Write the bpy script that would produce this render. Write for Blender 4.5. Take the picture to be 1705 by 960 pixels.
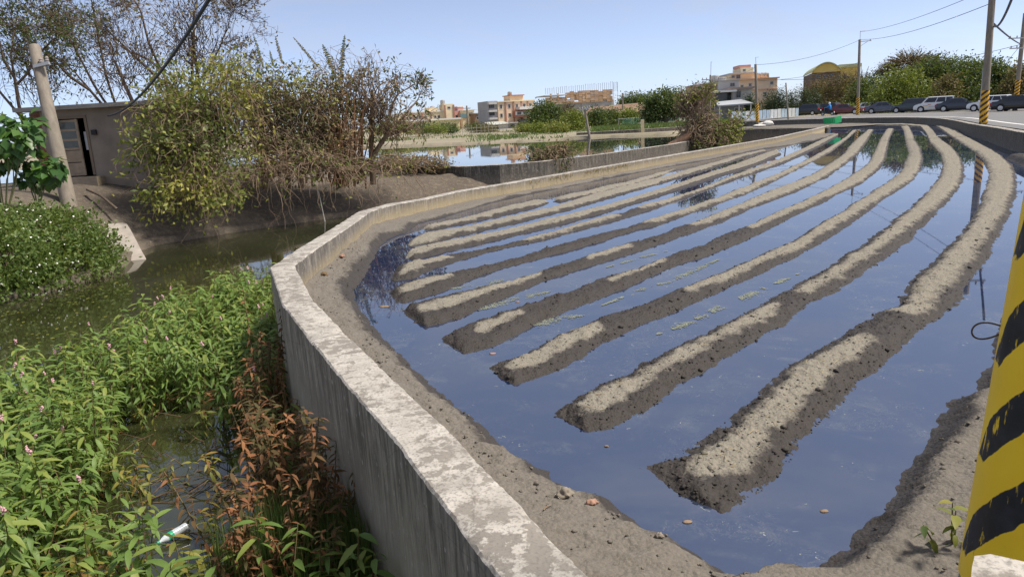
import bpy, math, random
import numpy as np
from mathutils import Vector, Matrix, Quaternion

for o in list(bpy.data.objects):
    bpy.data.objects.remove(o, do_unlink=True)
SC = bpy.context.scene
COL = SC.collection
R = math.radians

# ------------------------------------------------------------------ camera
F = 1217.0; ROLL = 0.055; HOR = 201.0; EYE = 1.45
PITCH = math.atan((480 - HOR) * math.cos(ROLL) / F)
FW = np.array([0, math.cos(PITCH), -math.sin(PITCH)])
UP0 = np.array([0, math.sin(PITCH), math.cos(PITCH)])
RT0 = np.array([1.0, 0, 0])
CAMP = np.array([0, 0, EYE])
cam = bpy.data.cameras.new('camera')
cam.sensor_width = 36.0
cam.lens = F / 1705 * 36.0
cam.clip_start = 0.05
cam.clip_end = 6000
camo = bpy.data.objects.new('camera', cam)
COL.objects.link(camo)
cx = RT0 * math.cos(ROLL) - UP0 * math.sin(ROLL)
cy = RT0 * math.sin(ROLL) + UP0 * math.cos(ROLL)
cz = -FW
camo.matrix_world = Matrix(((cx[0], cy[0], cz[0], 0), (cx[1], cy[1], cz[1], 0), (cx[2], cy[2], cz[2], EYE), (0, 0, 0, 1)))
SC.camera = camo

# ------------------------------------------------------------------ world and sun
SUN_EL, SUN_AZ = 58.0, 96.0      # azimuth clockwise from the view direction (+Y)
SKY_TINT = (1.03, .97, .94, 1)
w = bpy.data.worlds.new('World'); SC.world = w; w.use_nodes = True
nt = w.node_tree; nt.nodes.clear()
out = nt.nodes.new('ShaderNodeOutputWorld'); bg = nt.nodes.new('ShaderNodeBackground')
sky = nt.nodes.new('ShaderNodeTexSky'); sky.sky_type = 'NISHITA'; sky.sun_disc = False
sky.sun_elevation = R(SUN_EL); sky.sun_rotation = R(SUN_AZ)
sky.air_density = 0.36; sky.dust_density = 0.8; sky.ozone_density = 1.0; sky.altitude = 0
bg.inputs['Strength'].default_value = 0.114
mul = nt.nodes.new('ShaderNodeMix'); mul.data_type = 'RGBA'; mul.blend_type = 'MULTIPLY'; mul.inputs[0].default_value = 1.0
mul.inputs[7].default_value = SKY_TINT; nt.links.new(sky.outputs[0], mul.inputs[6]); 
tcw = nt.nodes.new('ShaderNodeTexCoord'); mpw = nt.nodes.new('ShaderNodeMapping'); mpw.inputs['Scale'].default_value = (1.0, 1.0, 3.6); nzw = nt.nodes.new('ShaderNodeTexNoise')
nzw.inputs['Scale'].default_value = 2.3; nzw.inputs['Detail'].default_value = 7; nzw.inputs['Roughness'].default_value = .62; nzw.inputs['Distortion'].default_value = .6
rpw = nt.nodes.new('ShaderNodeValToRGB'); rpw.color_ramp.elements[0].position = .47; rpw.color_ramp.elements[0].color = (.28, .28, .28, 1); rpw.color_ramp.elements[1].position = .8; rpw.color_ramp.elements[1].color = (.75, .75, .75, 1)
cld = nt.nodes.new('ShaderNodeMix'); cld.data_type = 'RGBA'; cld.inputs[7].default_value = (2.3, 2.4, 2.62, 1)      # thin high cloud
nt.links.new(tcw.outputs['Generated'], mpw.inputs[0]); nt.links.new(mpw.outputs[0], nzw.inputs[0]); nt.links.new(nzw.outputs[0], rpw.inputs[0]); nt.links.new(rpw.outputs[0], cld.inputs[0]); nt.links.new(mul.outputs[2], cld.inputs[6]); nt.links.new(cld.outputs[2], bg.inputs[0])
nt.links.new(bg.outputs[0], out.inputs[0])
sd = Vector((math.sin(R(SUN_AZ)) * math.cos(R(SUN_EL)), math.cos(R(SUN_AZ)) * math.cos(R(SUN_EL)), math.sin(R(SUN_EL))))
sun = bpy.data.lights.new('sun', 'SUN'); sun.energy = 2.35; sun.angle = R(9.0); sun.color = (1.0, 0.94, 0.85)
suno = bpy.data.objects.new('sun', sun); COL.objects.link(suno)
suno.rotation_euler = sd.to_track_quat('Z', 'Y').to_euler(); suno.location = (30, -10, 40)
SC.view_settings.view_transform = 'Standard'; SC.view_settings.look = 'None'
SC.view_settings.gamma = 1.0; SC.view_settings.use_curve_mapping = False
SC.view_settings.exposure = 1.24

# ------------------------------------------------------------------ pixel helpers
def ray(x, y):
    u = x - 852.5; v = 480 - y
    a = u * math.cos(ROLL) + v * math.sin(ROLL)
    b = -u * math.sin(ROLL) + v * math.cos(ROLL)
    return FW * F + RT0 * a + UP0 * b
def P(x, y, z):            # a photo pixel on the level plane z
    r = ray(x, y); return CAMP + r * ((z - EYE) / r[2])
def V(x, y, D):            # a photo pixel at the distance D (metres ahead)
    r = ray(x, y); return CAMP + r * (D / r[1])
def PP(l, z): return np.array([P(x, y, z) for x, y in l])
def M(D): return D / F     # metres per photo pixel at distance D

# ------------------------------------------------------------------ noise
def _h(i, j, k, s):
    h = (i.astype(np.int64) * 374761393 + j.astype(np.int64) * 668265263 + k.astype(np.int64) * 2147483647 + s * 974711) & 0xffffffff
    h = ((h ^ (h >> 13)) * 1274126177) & 0xffffffff
    return ((h ^ (h >> 16)) & 0xffff) / 65535.0
def vn(p, f, s=0):
    q = np.asarray(p, float) * f
    if q.shape[1] == 2: q = np.column_stack([q, np.zeros(len(q))])
    i = np.floor(q); t = q - i; t = t * t * (3 - 2 * t)
    i = i.astype(np.int64); r = 0
    for a in (0, 1):
        for b in (0, 1):
            for c in ((0, 1) if q[:, 2].any() else (0,)):
                wgt = (t[:, 0] if a else 1 - t[:, 0]) * (t[:, 1] if b else 1 - t[:, 1])
                if q[:, 2].any(): wgt = wgt * (t[:, 2] if c else 1 - t[:, 2])
                r = r + wgt * _h(i[:, 0] + a, i[:, 1] + b, i[:, 2] + c, s)
    return r * 2 - 1
def fbm(p, f, o=3, s=0):
    r = 0; a = 1; t = 0
    for k in range(o):
        r = r + a * vn(p, f * 2 ** k, s + 17 * k); t += a; a *= .5
    return r / t
def sst(a, b, x):
    t = np.clip((x - a) / (b - a), 0, 1); return t * t * (3 - 2 * t)

# ------------------------------------------------------------------ objects
def mesh_np(name, v, f, attrs=None, smooth=False):
    me = bpy.data.meshes.new(name)
    v = np.asarray(v, np.float32).reshape(-1, 3)
    if isinstance(f, np.ndarray):
        n, k = f.shape
        me.vertices.add(len(v)); me.vertices.foreach_set('co', v.ravel())
        me.loops.add(n * k); me.loops.foreach_set('vertex_index', f.astype(np.int32).ravel())
        me.polygons.add(n); me.polygons.foreach_set('loop_start', np.arange(0, n * k, k, dtype=np.int32))
        me.update(calc_edges=True); me.validate()
    else:
        me.from_pydata(v.tolist(), [], f); me.update()
    for k, a in (attrs or {}).items():
        at = me.attributes.new(k, 'FLOAT', 'POINT'); at.data.foreach_set('value', np.asarray(a, np.float32))
    if smooth: me.polygons.foreach_set('use_smooth', np.ones(len(me.polygons), bool))
    return me
def put(name, me, mat=None, parent=None, loc=None, rot=None):
    if mat is not None:
        me.materials.clear()
        for m_ in (mat if isinstance(mat, (list, tuple)) else [mat]): me.materials.append(m_)
    o = bpy.data.objects.new(name, me); COL.objects.link(o)
    if parent is not None: o.parent = parent
    if loc is not None: o.location = loc
    if rot is not None: o.rotation_euler = rot
    return o
def tag(o, label=None, cat=None, group=None, kind=None):
    for k, v_ in (('label', label), ('category', cat), ('group', group), ('kind', kind)):
        if v_: o[k] = v_
    return o
def thing(name, label, cat, loc=(0, 0, 0), rz=0, group=None):
    o = bpy.data.objects.new(name, None); COL.objects.link(o); o.empty_display_size = .2
    o.location = tuple(float(c) for c in loc); o.rotation_euler = (0, 0, rz)
    return tag(o, label, cat, group)
def copy_tree(o, parent=None):
    c = o.copy(); COL.objects.link(c)
    if parent is not None: c.parent = parent
    for ch in list(o.children): copy_tree(ch, c)
    return c

class MB:                   # collects simple solids into one mesh
    def __init__(s): s.v = []; s.f = []
    def add(s, v, f):
        n = len(s.v); s.v += [tuple(map(float, p)) for p in v]; s.f += [tuple(i + n for i in q) for q in f]; return s
    def box(s, x0, x1, y0, y1, z0, z1):
        return s.add([(x0,y0,z0),(x1,y0,z0),(x1,y1,z0),(x0,y1,z0),(x0,y0,z1),(x1,y0,z1),(x1,y1,z1),(x0,y1,z1)],
                     [(0,3,2,1),(4,5,6,7),(0,1,5,4),(1,2,6,5),(2,3,7,6),(3,0,4,7)])
    def hexa(s, p):         # 8 corners, bottom four then top four
        return s.add(p, [(0,3,2,1),(4,5,6,7),(0,1,5,4),(1,2,6,5),(2,3,7,6),(3,0,4,7)])
    def bar(s, a, b, r, r2=None, n=8, cap=True):
        a = Vector(a); b = Vector(b); d = (b - a).normalized(); u = d.orthogonal().normalized(); w_ = d.cross(u)
        r2 = r if r2 is None else r2; v = []
        for c, rr in ((a, r), (b, r2)):
            for k in range(n):
                t = 2 * math.pi * k / n; v.append(c + u * math.cos(t) * rr + w_ * math.sin(t) * rr)
        f = [(k, (k + 1) % n, n + (k + 1) % n, n + k) for k in range(n)]
        if cap: f += [tuple(range(n))[::-1], tuple(range(n, 2 * n))]
        return s.add(v, f)
    def prism(s, poly, y0, y1):   # polygon in xz, pushed along y
        n = len(poly)
        v = [(x, y0, z) for x, z in poly] + [(x, y1, z) for x, z in poly]
        return s.add(v, [tuple(range(n)), tuple(range(n, 2 * n))[::-1]] + [(k, n + k, n + (k + 1) % n, (k + 1) % n) for k in range(n)])
    def build(s, name, mat, parent=None, loc=None, rot=None, smooth=False):
        me = bpy.data.meshes.new(name); me.from_pydata(s.v, [], s.f); me.update()
        if smooth:
            me.polygons.foreach_set('use_smooth', np.ones(len(me.polygons), bool))
            try: me.set_sharp_from_angle(angle=R(40))
            except Exception: pass
        return put(name, me, mat, parent, loc, rot)
def lathe(name, prof, n, mat, parent=None, loc=None, rot=None, smooth=True):
    v = []; f = []
    for r_, z in prof:
        for k in range(n):
            t = 2 * math.pi * k / n; v.append((r_ * math.cos(t), r_ * math.sin(t), z))
    for i in range(len(prof) - 1):
        for k in range(n): f.append((i*n+k, i*n+(k+1)%n, (i+1)*n+(k+1)%n, (i+1)*n+k))
    f.append(tuple(range(n))[::-1]); f.append(tuple(range((len(prof)-1)*n, len(prof)*n)))
    me = bpy.data.meshes.new(name); me.from_pydata(v, [], f); me.update()
    if smooth:
        me.polygons.foreach_set('use_smooth', np.ones(len(me.polygons), bool))
        me.set_sharp_from_angle(angle=R(40))
    return put(name, me, mat, parent, loc, rot)
def resample(pts, n=None, step=None):
    pts = np.asarray(pts, float); d = np.r_[0, np.cumsum(np.linalg.norm(np.diff(pts, axis=0), axis=1))]
    s = np.linspace(0, d[-1], n) if n else np.arange(0, d[-1], step)
    return np.column_stack([np.interp(s, d, pts[:, k]) for k in range(pts.shape[1])])
def smooth_line(pts, it=2):
    pts = np.asarray(pts, float)
    for _ in range(it):
        q = [pts[0]]
        for a, b in zip(pts[:-1], pts[1:]): q += [a * .75 + b * .25, a * .25 + b * .75]
        q.append(pts[-1]); pts = np.array(q)
    return pts
def grid_faces(n, m):       # n rows by m columns
    i = np.arange(n - 1)[:, None] * m + np.arange(m - 1)[None]
    return np.stack([i, i + 1, i + m + 1, i + m], -1).reshape(-1, 4)

# ------------------------------------------------------------------ branches and leaves
def tubes(lines, n=4):
    V_ = []; F_ = []; off = 0
    ang = np.arange(n) * 2 * np.pi / n
    for pts, rad in lines:
        pts = np.asarray(pts, float); rad = np.asarray(rad, float); m = len(pts)
        if m < 2: continue
        d = np.gradient(pts, axis=0); d /= np.linalg.norm(d, axis=1)[:, None] + 1e-9
        ref = np.array([.31, .17, .93]) if abs(d[0, 2]) < .8 else np.array([1., .1, 0])
        u = np.cross(d, ref); u /= np.linalg.norm(u, axis=1)[:, None] + 1e-9
        w_ = np.cross(d, u)
        ring = pts[:, None] + rad[:, None, None] * (u[:, None] * np.cos(ang)[None, :, None] + w_[:, None] * np.sin(ang)[None, :, None])
        V_.append(ring.reshape(-1, 3))
        i = np.arange(m - 1)[:, None] * n + np.arange(n)[None]; j = np.arange(m - 1)[:, None] * n + (np.arange(n)[None] + 1) % n
        F_.append(np.stack([i, j, j + n, i + n], -1).reshape(-1, 4) + off); off += m * n
    return np.concatenate(V_), np.concatenate(F_)
def tube_obj(name, lines, mat, parent=None, n=4, loc=None):
    v, f = tubes(lines, n); return put(name, mesh_np(name, v, f, smooth=True), mat, parent, loc)
def unit(a): return a / (np.linalg.norm(a, axis=-1, keepdims=True) + 1e-9)
def leaf_arrays(pos, d, nrm, L, W, r, droop=.25):
    pos = np.asarray(pos, float); d = unit(np.asarray(d, float)); s = unit(np.cross(d, nrm)); nn = unit(np.cross(s, d))
    L = np.asarray(L)[:, None] if np.ndim(L) else L; W = np.asarray(W)[:, None] if np.ndim(W) else W
    mid = pos + d * L * .45
    v = np.stack([pos, mid + s * W * .5, mid - nn * W * .16, mid - s * W * .5, pos + d * L - nn * L * droop], 1)
    f0 = np.array([[0, 1, 2], [0, 2, 3], [1, 4, 2], [2, 4, 3]])
    n = len(pos)
    return v.reshape(-1, 3), (f0[None] + np.arange(n)[:, None, None] * 5).reshape(-1, 3), np.repeat(np.asarray(r, float), 5)
def long_leaf_arrays(pos, d, nrm, L, W, r, droop=.4):
    pos = np.asarray(pos, float); d = unit(np.asarray(d, float)); s = unit(np.cross(d, nrm)); nn = unit(np.cross(s, d)); L = np.asarray(L)[:, None]; W = np.asarray(W)[:, None]; v = [pos]
    for t, w in ((.22, .8), (.5, 1.), (.78, .6)):
        c = pos + d * L * t - nn * L * droop * t * t
        v += [c + s * W * .5 * w + nn * W * .1 * w, c, c - s * W * .5 * w + nn * W * .1 * w]
    v.append(pos + d * L * .98 - nn * L * droop); v = np.stack(v, 1)
    f0 = np.array([[0, 1, 2, 2], [0, 2, 3, 3], [1, 4, 5, 2], [2, 5, 6, 3], [4, 7, 8, 5], [5, 8, 9, 6], [7, 10, 8, 8], [8, 10, 9, 9]]); t0 = []
    for q in f0:
        t0.append([q[0], q[1], q[2]])
        if q[3] != q[2]: t0.append([q[0], q[2], q[3]])
    t0 = np.array(t0); n = len(pos)
    return v.reshape(-1, 3), (t0[None] + np.arange(n)[:, None, None] * 11).reshape(-1, 3), np.repeat(np.asarray(r, float), 11)
def long_leaf_obj(name, pos, d, nrm, L, W, r, mat, parent=None, droop=.4):
    v, f, a = long_leaf_arrays(pos, d, nrm, L, W, r, droop); return put(name, mesh_np(name, v, f, {'r': a}, smooth=True), mat, parent)
def leaf_obj(name, pos, d, nrm, L, W, r, mat, parent=None, droop=.25, loc=None):
    v, f, a = leaf_arrays(pos, d, nrm, L, W, r, droop)
    return put(name, mesh_np(name, v, f, {'r': a}), mat, parent, loc)
def rdir(rg, n): return unit(rg.normal(size=(n, 3)))
def crown_points(rg, ells, n, shell=.45):
    """points spread through a set of ellipsoids (centre, radii), more of them outside than inside"""
    vol = np.array([e[3] * e[4] * e[5] for e in ells]) ** (2 / 3.); k = rg.choice(len(ells), n, p=vol / vol.sum())
    E = np.array(ells, float)[k]; q = rdir(rg, n); rr = rg.uniform(shell ** 3, 1, n) ** (1 / 3.)
    rr = rr * (1 + .13 * rg.normal(size=n))
    return E[:, :3] + q * rr[:, None] * E[:, 3:], q
def clumpy(rg, ells, nclump, per, spread, shell=.5):
    c, q = crown_points(rg, ells, nclump, shell)
    k = np.repeat(np.arange(nclump), per)
    p = c[k] + rg.normal(size=(len(k), 3)) * spread * np.array([1, 1, .75])
    return p, unit(q[k] + .6 * rg.normal(size=(len(k), 3))), k
def grow(rg, p, d, L, r, depth, lines, tips, bend=.35, gnarl=.25, kids=(2, 4), grav=0.0, ratio=.66, spread=.75):
    n = max(3, int(4 + L * 1.2)); pts = [np.array(p, float)]; dd = unit(np.array(d, float)); dirs = [dd]
    for i in range(n):
        dd = unit(dd + rg.normal(size=3) * gnarl * .5 + np.array([0, 0, -grav])); pts.append(pts[-1] + dd * L / n); dirs.append(dd)
    rad = np.linspace(r, r * .5, n + 1); lines.append((np.array(pts), rad))
    if depth == 0: tips.append((pts[-1], dd)); return
    for k in range(rg.integers(kids[0], kids[1] + 1)):
        t = int(rg.integers(max(1, n // 3), n + 1)); nd = unit(dirs[t] + rg.normal(size=3) * spread + np.array([0, 0, bend * .3]))
        grow(rg, pts[t], nd, L * ratio * rg.uniform(.7, 1.15), rad[t] * .6, depth - 1, lines, tips, bend, gnarl, kids, grav, ratio, spread)
    grow(rg, pts[-1], dd, L * ratio, rad[-1] * .85, depth - 1, lines, tips, bend, gnarl, kids, grav, ratio, spread)
# ------------------------------------------------------------------ materials
class N:
    def __init__(s, name):
        s.m = bpy.data.materials.new(name); s.m.use_nodes = True; s.t = s.m.node_tree; s.t.nodes.clear()
        s.o = s.t.nodes.new('ShaderNodeOutputMaterial')
    def n(s, typ, props=None, **inp):
        x = s.t.nodes.new('ShaderNode' + typ)
        for k, v_ in (props or {}).items(): setattr(x, k, v_)
        for k, v_ in inp.items():
            k = {'in0': 0, 'in1': 1, 'in2': 2}.get(k, k.replace('_', ' '))
            if isinstance(v_, bpy.types.NodeSocket): s.t.links.new(v_, x.inputs[k])
            else: x.inputs[k].default_value = v_
        return x
    def attr(s, name): return s.n('Attribute', {'attribute_name': name}).outputs['Fac']
    def pos(s, scale=(1, 1, 1), gen='Object'):
        tc = s.n('TexCoord'); return s.n('Mapping', Vector=tc.outputs[gen], Scale=scale).outputs[0]
    def wpos(s, scale=(1, 1, 1)):
        g = s.n('NewGeometry'); return s.n('Mapping', Vector=g.outputs['Position'], Scale=scale).outputs[0]
    def noise(s, vec, scale, detail=4, rough=.55, dist=0): return s.n('TexNoise', Vector=vec, Scale=scale, Detail=detail, Roughness=rough, Distortion=dist).outputs[0]
    def ramp(s, fac, stops, interp='LINEAR'):
        x = s.t.nodes.new('ShaderNodeValToRGB'); x.color_ramp.interpolation = interp; el = x.color_ramp.elements
        while len(el) < len(stops): el.new(.5)
        for e, (p_, c) in zip(el, stops):
            e.position = p_; e.color = (*c, 1) if len(np.atleast_1d(c)) == 3 else (c, c, c, 1)
        s.t.links.new(fac, x.inputs[0]); return x.outputs[0]
    def mix(s, f, a, b, typ='MIX'):
        x = s.t.nodes.new('ShaderNodeMix'); x.data_type = 'RGBA'; x.blend_type = typ
        for k, v_ in ((0, f), (6, a), (7, b)):
            if isinstance(v_, bpy.types.NodeSocket): s.t.links.new(v_, x.inputs[k])
            else: x.inputs[k].default_value = v_ if k == 0 or len(v_) == 4 else (*v_, 1)
        return x.outputs[2]
    def math(s, op, a, b=0.0, c=None):
        x = s.t.nodes.new('ShaderNodeMath'); x.operation = op
        for k, v_ in enumerate((a, b) if c is None else (a, b, c)):
            if isinstance(v_, bpy.types.NodeSocket): s.t.links.new(v_, x.inputs[k])
            else: x.inputs[k].default_value = v_
        return x.outputs[0]
    def bump(s, h, strength=.5, dist=.02): return s.n('Bump', Height=h, Strength=strength, Distance=dist).outputs[0]
    def bsdf(s, **k):
        x = s.t.nodes.new('ShaderNodeBsdfPrincipled')
        for kk, v_ in k.items():
            kk = kk.replace('_', ' ')
            if isinstance(v_, bpy.types.NodeSocket): s.t.links.new(v_, x.inputs[kk])
            else: x.inputs[kk].default_value = (*v_, 1) if kk in ('Base Color',) and len(v_) == 3 else v_
        return x.outputs[0]
    def done(s, sh): s.t.links.new(sh, s.o.inputs[0]); return s.m
MT = {}
def simple(name, c, rough=.7, metal=0., var=.18, scale=3., spec=.4, bump=.15):
    if name in MT: return MT[name]
    k = N(name); ps = k.wpos()
    n1 = k.noise(ps, scale, 5); n2 = k.noise(ps, scale * 9, 3)
    f = k.math('MULTIPLY_ADD', n1, 1.6, -.3)
    col = k.mix(f, tuple(np.clip(np.array(c) * (1 - var), 0, 1)), tuple(np.clip(np.array(c) * (1 + var), 0, 1)))
    MT[name] = k.done(k.bsdf(Base_Color=col, Roughness=rough, Metallic=metal, Specular_IOR_Level=spec, Normal=k.bump(n2, bump, .01)))
    return MT[name]
def leaf_mat(name, stops, trans=.35, rough=.5):
    k = N(name); r = k.attr('r'); ps = k.wpos()
    f = k.math('ADD', k.math('MULTIPLY', r, .8), k.math('MULTIPLY', k.noise(ps, .8, 2), .22))
    col = k.ramp(f, stops)
    a = k.bsdf(Base_Color=col, Roughness=rough, Specular_IOR_Level=.35)
    b = k.n('BsdfTranslucent', Color=k.mix(.5, col, (.25, .3, .04), 'MIX')).outputs[0]
    MT[name] = k.done(k.n('MixShader', Fac=trans, in1=a, in2=b).outputs[0]); return MT[name]
def soil_mat(name, dry, dry2, wet):
    k = N(name); ps = k.wpos(); d = k.attr('dry')
    n1 = k.noise(ps, 9, 6, .65); n2 = k.noise(ps, 55, 5, .7); n3 = k.noise(ps, 1.3, 4)
    f = k.math('ADD', d, k.math('MULTIPLY_ADD', n1, 1.1, -.55)); f = k.math('ADD', f, k.math('MULTIPLY_ADD', n2, .5, -.25))
    fr = k.ramp(f, [(.30, 0.), (.52, .55), (.78, 1.)])
    cd = k.mix(n3, dry, dry2); cd = k.mix(k.ramp(n2, [(.35, 0.), (.7, 1.)]), k.mix(.35, cd, wet), cd)
    cw = k.mix(n1, tuple(np.array(wet) * .75), tuple(np.array(wet) * 1.3))
    col = k.mix(fr, cw, cd)
    rg = k.ramp(fr, [(0, .62), (1, .97)])
    vo = k.n('TexVoronoi', {'feature': 'F1'}, Vector=ps, Scale=38.).outputs[0]
    h = k.math('ADD', k.math('MULTIPLY', n2, 1.), k.math('MULTIPLY', vo, -.9)); h = k.math('ADD', h, n1)
    MT[name] = k.done(k.bsdf(Base_Color=col, Roughness=rg, Specular_IOR_Level=.25, Normal=k.bump(h, .6, .018))); return MT[name]
SOIL = soil_mat('field_soil', (.30, .27, .215), (.26, .235, .185), (.044, .037, .031))
BANKSOIL = soil_mat('bank_soil', (.215, .19, .155), (.175, .155, .128), (.044, .037, .031))
def concrete(name, lichen=.5, base=(.33, .30, .26), dark=(.055, .052, .05), low=(.42, .37, .30), ztop=-.2, stain=.55, yellow=0.):
    k = N(name); ps = k.wpos(); g = k.n('NewGeometry')
    nz = k.n('SeparateXYZ', Vector=g.outputs['Normal']).outputs[2]; z = k.n('SeparateXYZ', Vector=g.outputs['Position']).outputs[2]
    top = k.math('GREATER_THAN', nz, .6)
    n1 = k.noise(ps, 2.2, 6, .6); n2 = k.noise(ps, 14, 6, .68); n3 = k.noise(ps, 60, 4, .6)
    st = k.noise(k.wpos((3.4, 3.4, .75)), 2.4, 7, .72); st2 = k.noise(k.wpos((14., 14., .5)), 2.5, 4, .6)
    # old water stains that run down from the coping, thinning towards the foot
    hh = k.math('SUBTRACT', ztop, z)
    fall = k.ramp(k.math('ADD', hh, k.math('MULTIPLY_ADD', st, 1.4, -.7)), [(.0, 1.), (.45, .85), (1., .12)])
    sm = k.math('MULTIPLY', fall, k.ramp(k.math('ADD', st, k.math('MULTIPLY_ADD', st2, .5, -.25)), [(.5 - stain * .35, 0.), (.5 + .12, 1.)]))
    side = k.mix(n1, base, low); side = k.mix(k.math('MULTIPLY', k.ramp(n2, [(.45, 0.), (.7, 1.)]), .35), side, (.6, .55, .46))
    side = k.mix(k.math('MULTIPLY', sm, .93), side, dark)
    spk = k.ramp(k.n('TexVoronoi', {'feature': 'F1'}, Vector=k.wpos((26, 26, 9)), Scale=1.).outputs[0], [(.12, 1.), (.2, 0.)])
    side = k.mix(k.math('MULTIPLY', spk, k.ramp(n2, [(.46, 0.), (.56, .9)])), side, (.56, .51, .42))
    if yellow:
        side = k.mix(k.math('MULTIPLY', k.ramp(k.math('ADD', hh, k.math('MULTIPLY', st, .35)), [(.36, 0.), (.6, 1.)]), yellow), side, (.55, .43, .22))
    lm = k.ramp(k.math('ADD', k.math('MULTIPLY', n2, .7), k.math('MULTIPLY', n1, .4)), [(.56 - lichen * .12, 0.), (.60 - lichen * .1, 1.)])
    tp = k.mix(n2, (.30, .268, .225), (.15, .135, .115)); tp = k.mix(k.math('MULTIPLY', lm, k.ramp(k.noise(ps, 5., 3), [(.3, .35), (.6, 1.)])), tp, (.46, .425, .37))
    tp = k.mix(k.math('MULTIPLY', k.ramp(n3, [(.52, 0.), (.62, 1.)]), .55), tp, (.16, .145, .13))
    ck = k.n('TexVoronoi', {'feature': 'DISTANCE_TO_EDGE'}, Vector=k.n('MixRGB', Fac=.12, Color1=ps, Color2=k.n('TexNoise', Vector=ps, Scale=3., Detail=5.).outputs[1]).outputs[0], Scale=.85).outputs[0]
    ckm = k.ramp(ck, [(.0012, 1.), (.0035, 0.)])
    tp = k.mix(k.math('MULTIPLY', ckm, .3), tp, (.06, .055, .05)); side = k.mix(k.math('MULTIPLY', ckm, .3), side, (.05, .046, .042))
    col = k.mix(top, side, tp)
    h = k.math('ADD', k.math('MULTIPLY', n3, .6), n2)
    MT[name] = k.done(k.bsdf(Base_Color=col, Roughness=.92, Specular_IOR_Level=.2, Normal=k.bump(h, .55, .008))); return MT[name]
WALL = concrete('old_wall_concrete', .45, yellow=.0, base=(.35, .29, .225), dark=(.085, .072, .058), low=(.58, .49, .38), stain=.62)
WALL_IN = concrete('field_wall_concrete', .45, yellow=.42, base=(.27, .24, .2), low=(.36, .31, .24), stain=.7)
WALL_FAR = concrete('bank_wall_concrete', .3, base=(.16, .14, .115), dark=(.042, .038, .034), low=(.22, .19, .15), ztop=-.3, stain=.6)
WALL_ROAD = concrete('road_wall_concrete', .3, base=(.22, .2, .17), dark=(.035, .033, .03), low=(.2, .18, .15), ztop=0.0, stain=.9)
PALE = concrete('pale_concrete', .6, base=(.45, .42, .38), low=(.5, .47, .42), ztop=-.6, stain=.2)
def water_mat(name, deep, ior, rough=.02, ripple=.0, scum=0., rs=3., green=0.):
    k = N(name); ps = k.wpos()
    w1 = k.noise(ps, rs, 3, .5, .6); nrm = k.bump(w1, ripple, .02) if ripple else None
    fr = k.n('Fresnel', IOR=ior)
    gl = k.n('BsdfGlossy', Color=(1, 1, 1, 1), Roughness=rough); df = k.n('BsdfDiffuse', Color=(*deep, 1))
    if green:
        bl = k.ramp(k.noise(ps, .35, 4, .6), [(.4, 0.), (.65, 1.)])
        k.t.links.new(k.mix(bl, deep, (deep[0] * .6, deep[1] * .6, deep[2] * .5)), df.inputs['Color'])
    if nrm:
        for x in (fr, gl): k.t.links.new(nrm, x.inputs['Normal'])
    sh = k.n('MixShader', Fac=fr.outputs[0], in1=df.outputs[0], in2=gl.outputs[0]).outputs[0]
    if scum:
        # thin drifting scum: warped streaks and flecks
        a = k.noise(ps, .9, 4, .6, 1.5); warp = k.n('MixRGB', Fac=.35, Color1=ps, Color2=k.n('TexNoise', Vector=ps, Scale=1.1, Detail=3.).outputs[1]).outputs[0]
        b = k.noise(k.n('Mapping', Vector=warp, Scale=(3., 3., 1.)).outputs[0], 3.2, 7, .72, 2.2)
        streak = k.ramp(b, [(.495, 0.), (.5, 1.), (.508, 0.)])
        fleck = k.ramp(k.noise(ps, 21, 3, .5, 1.0), [(.69, 0.), (.72, 1.)])
        cl = k.ramp(a, [(.47, 0.), (.6, 1.)])
        film = k.ramp(k.noise(ps, 2.1, 8, .75, 1.2), [(.5, 0.), (.8, 1.)])
        m_ = k.math('MULTIPLY', k.math('MAXIMUM', k.math('MULTIPLY', streak, .5), k.math('MAXIMUM', fleck, k.math('MULTIPLY', film, .26))), cl)
        m_ = k.math('MULTIPLY', m_, scum)
        sc = k.n('BsdfDiffuse', Color=(.3, .31, .27, 1))
        sh = k.n('MixShader', Fac=m_, in1=sh, in2=sc.outputs[0]).outputs[0]
    MT[name] = k.done(sh); return MT[name]
W_FIELD = water_mat('flooded_field_water', (.010, .020, .055), 3.6, .018, .012, 1., 1.2)  # blue of the reflected sky added to the diffuse colour
W_STREAM = water_mat('stream_water', (.034, .036, .015), 1.7, .03, .06, .0, 2.4, green=1)
W_POND = water_mat('pond_water', (.03, .035, .035), 2.0, .02, .01, 0., .8)
def ground_mat():
    k = N('dry_ground'); ps = k.wpos(); n1 = k.noise(ps, .08, 5); n2 = k.noise(ps, .9, 5); n3 = k.noise(ps, 9, 4)
    c = k.mix(k.ramp(n1, [(.42, 0.), (.58, 1.)]), (.30, .26, .185), (.21, .19, .115)); c = k.mix(k.ramp(n2, [(.5, 0.), (.75, .8)]), c, (.115, .13, .05)); c = k.mix(n3, c, (.3, .26, .2))
    return k.done(k.bsdf(Base_Color=c, Roughness=1., Specular_IOR_Level=.1, Normal=k.bump(n3, .5, .05)))
GROUND = ground_mat()
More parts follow.
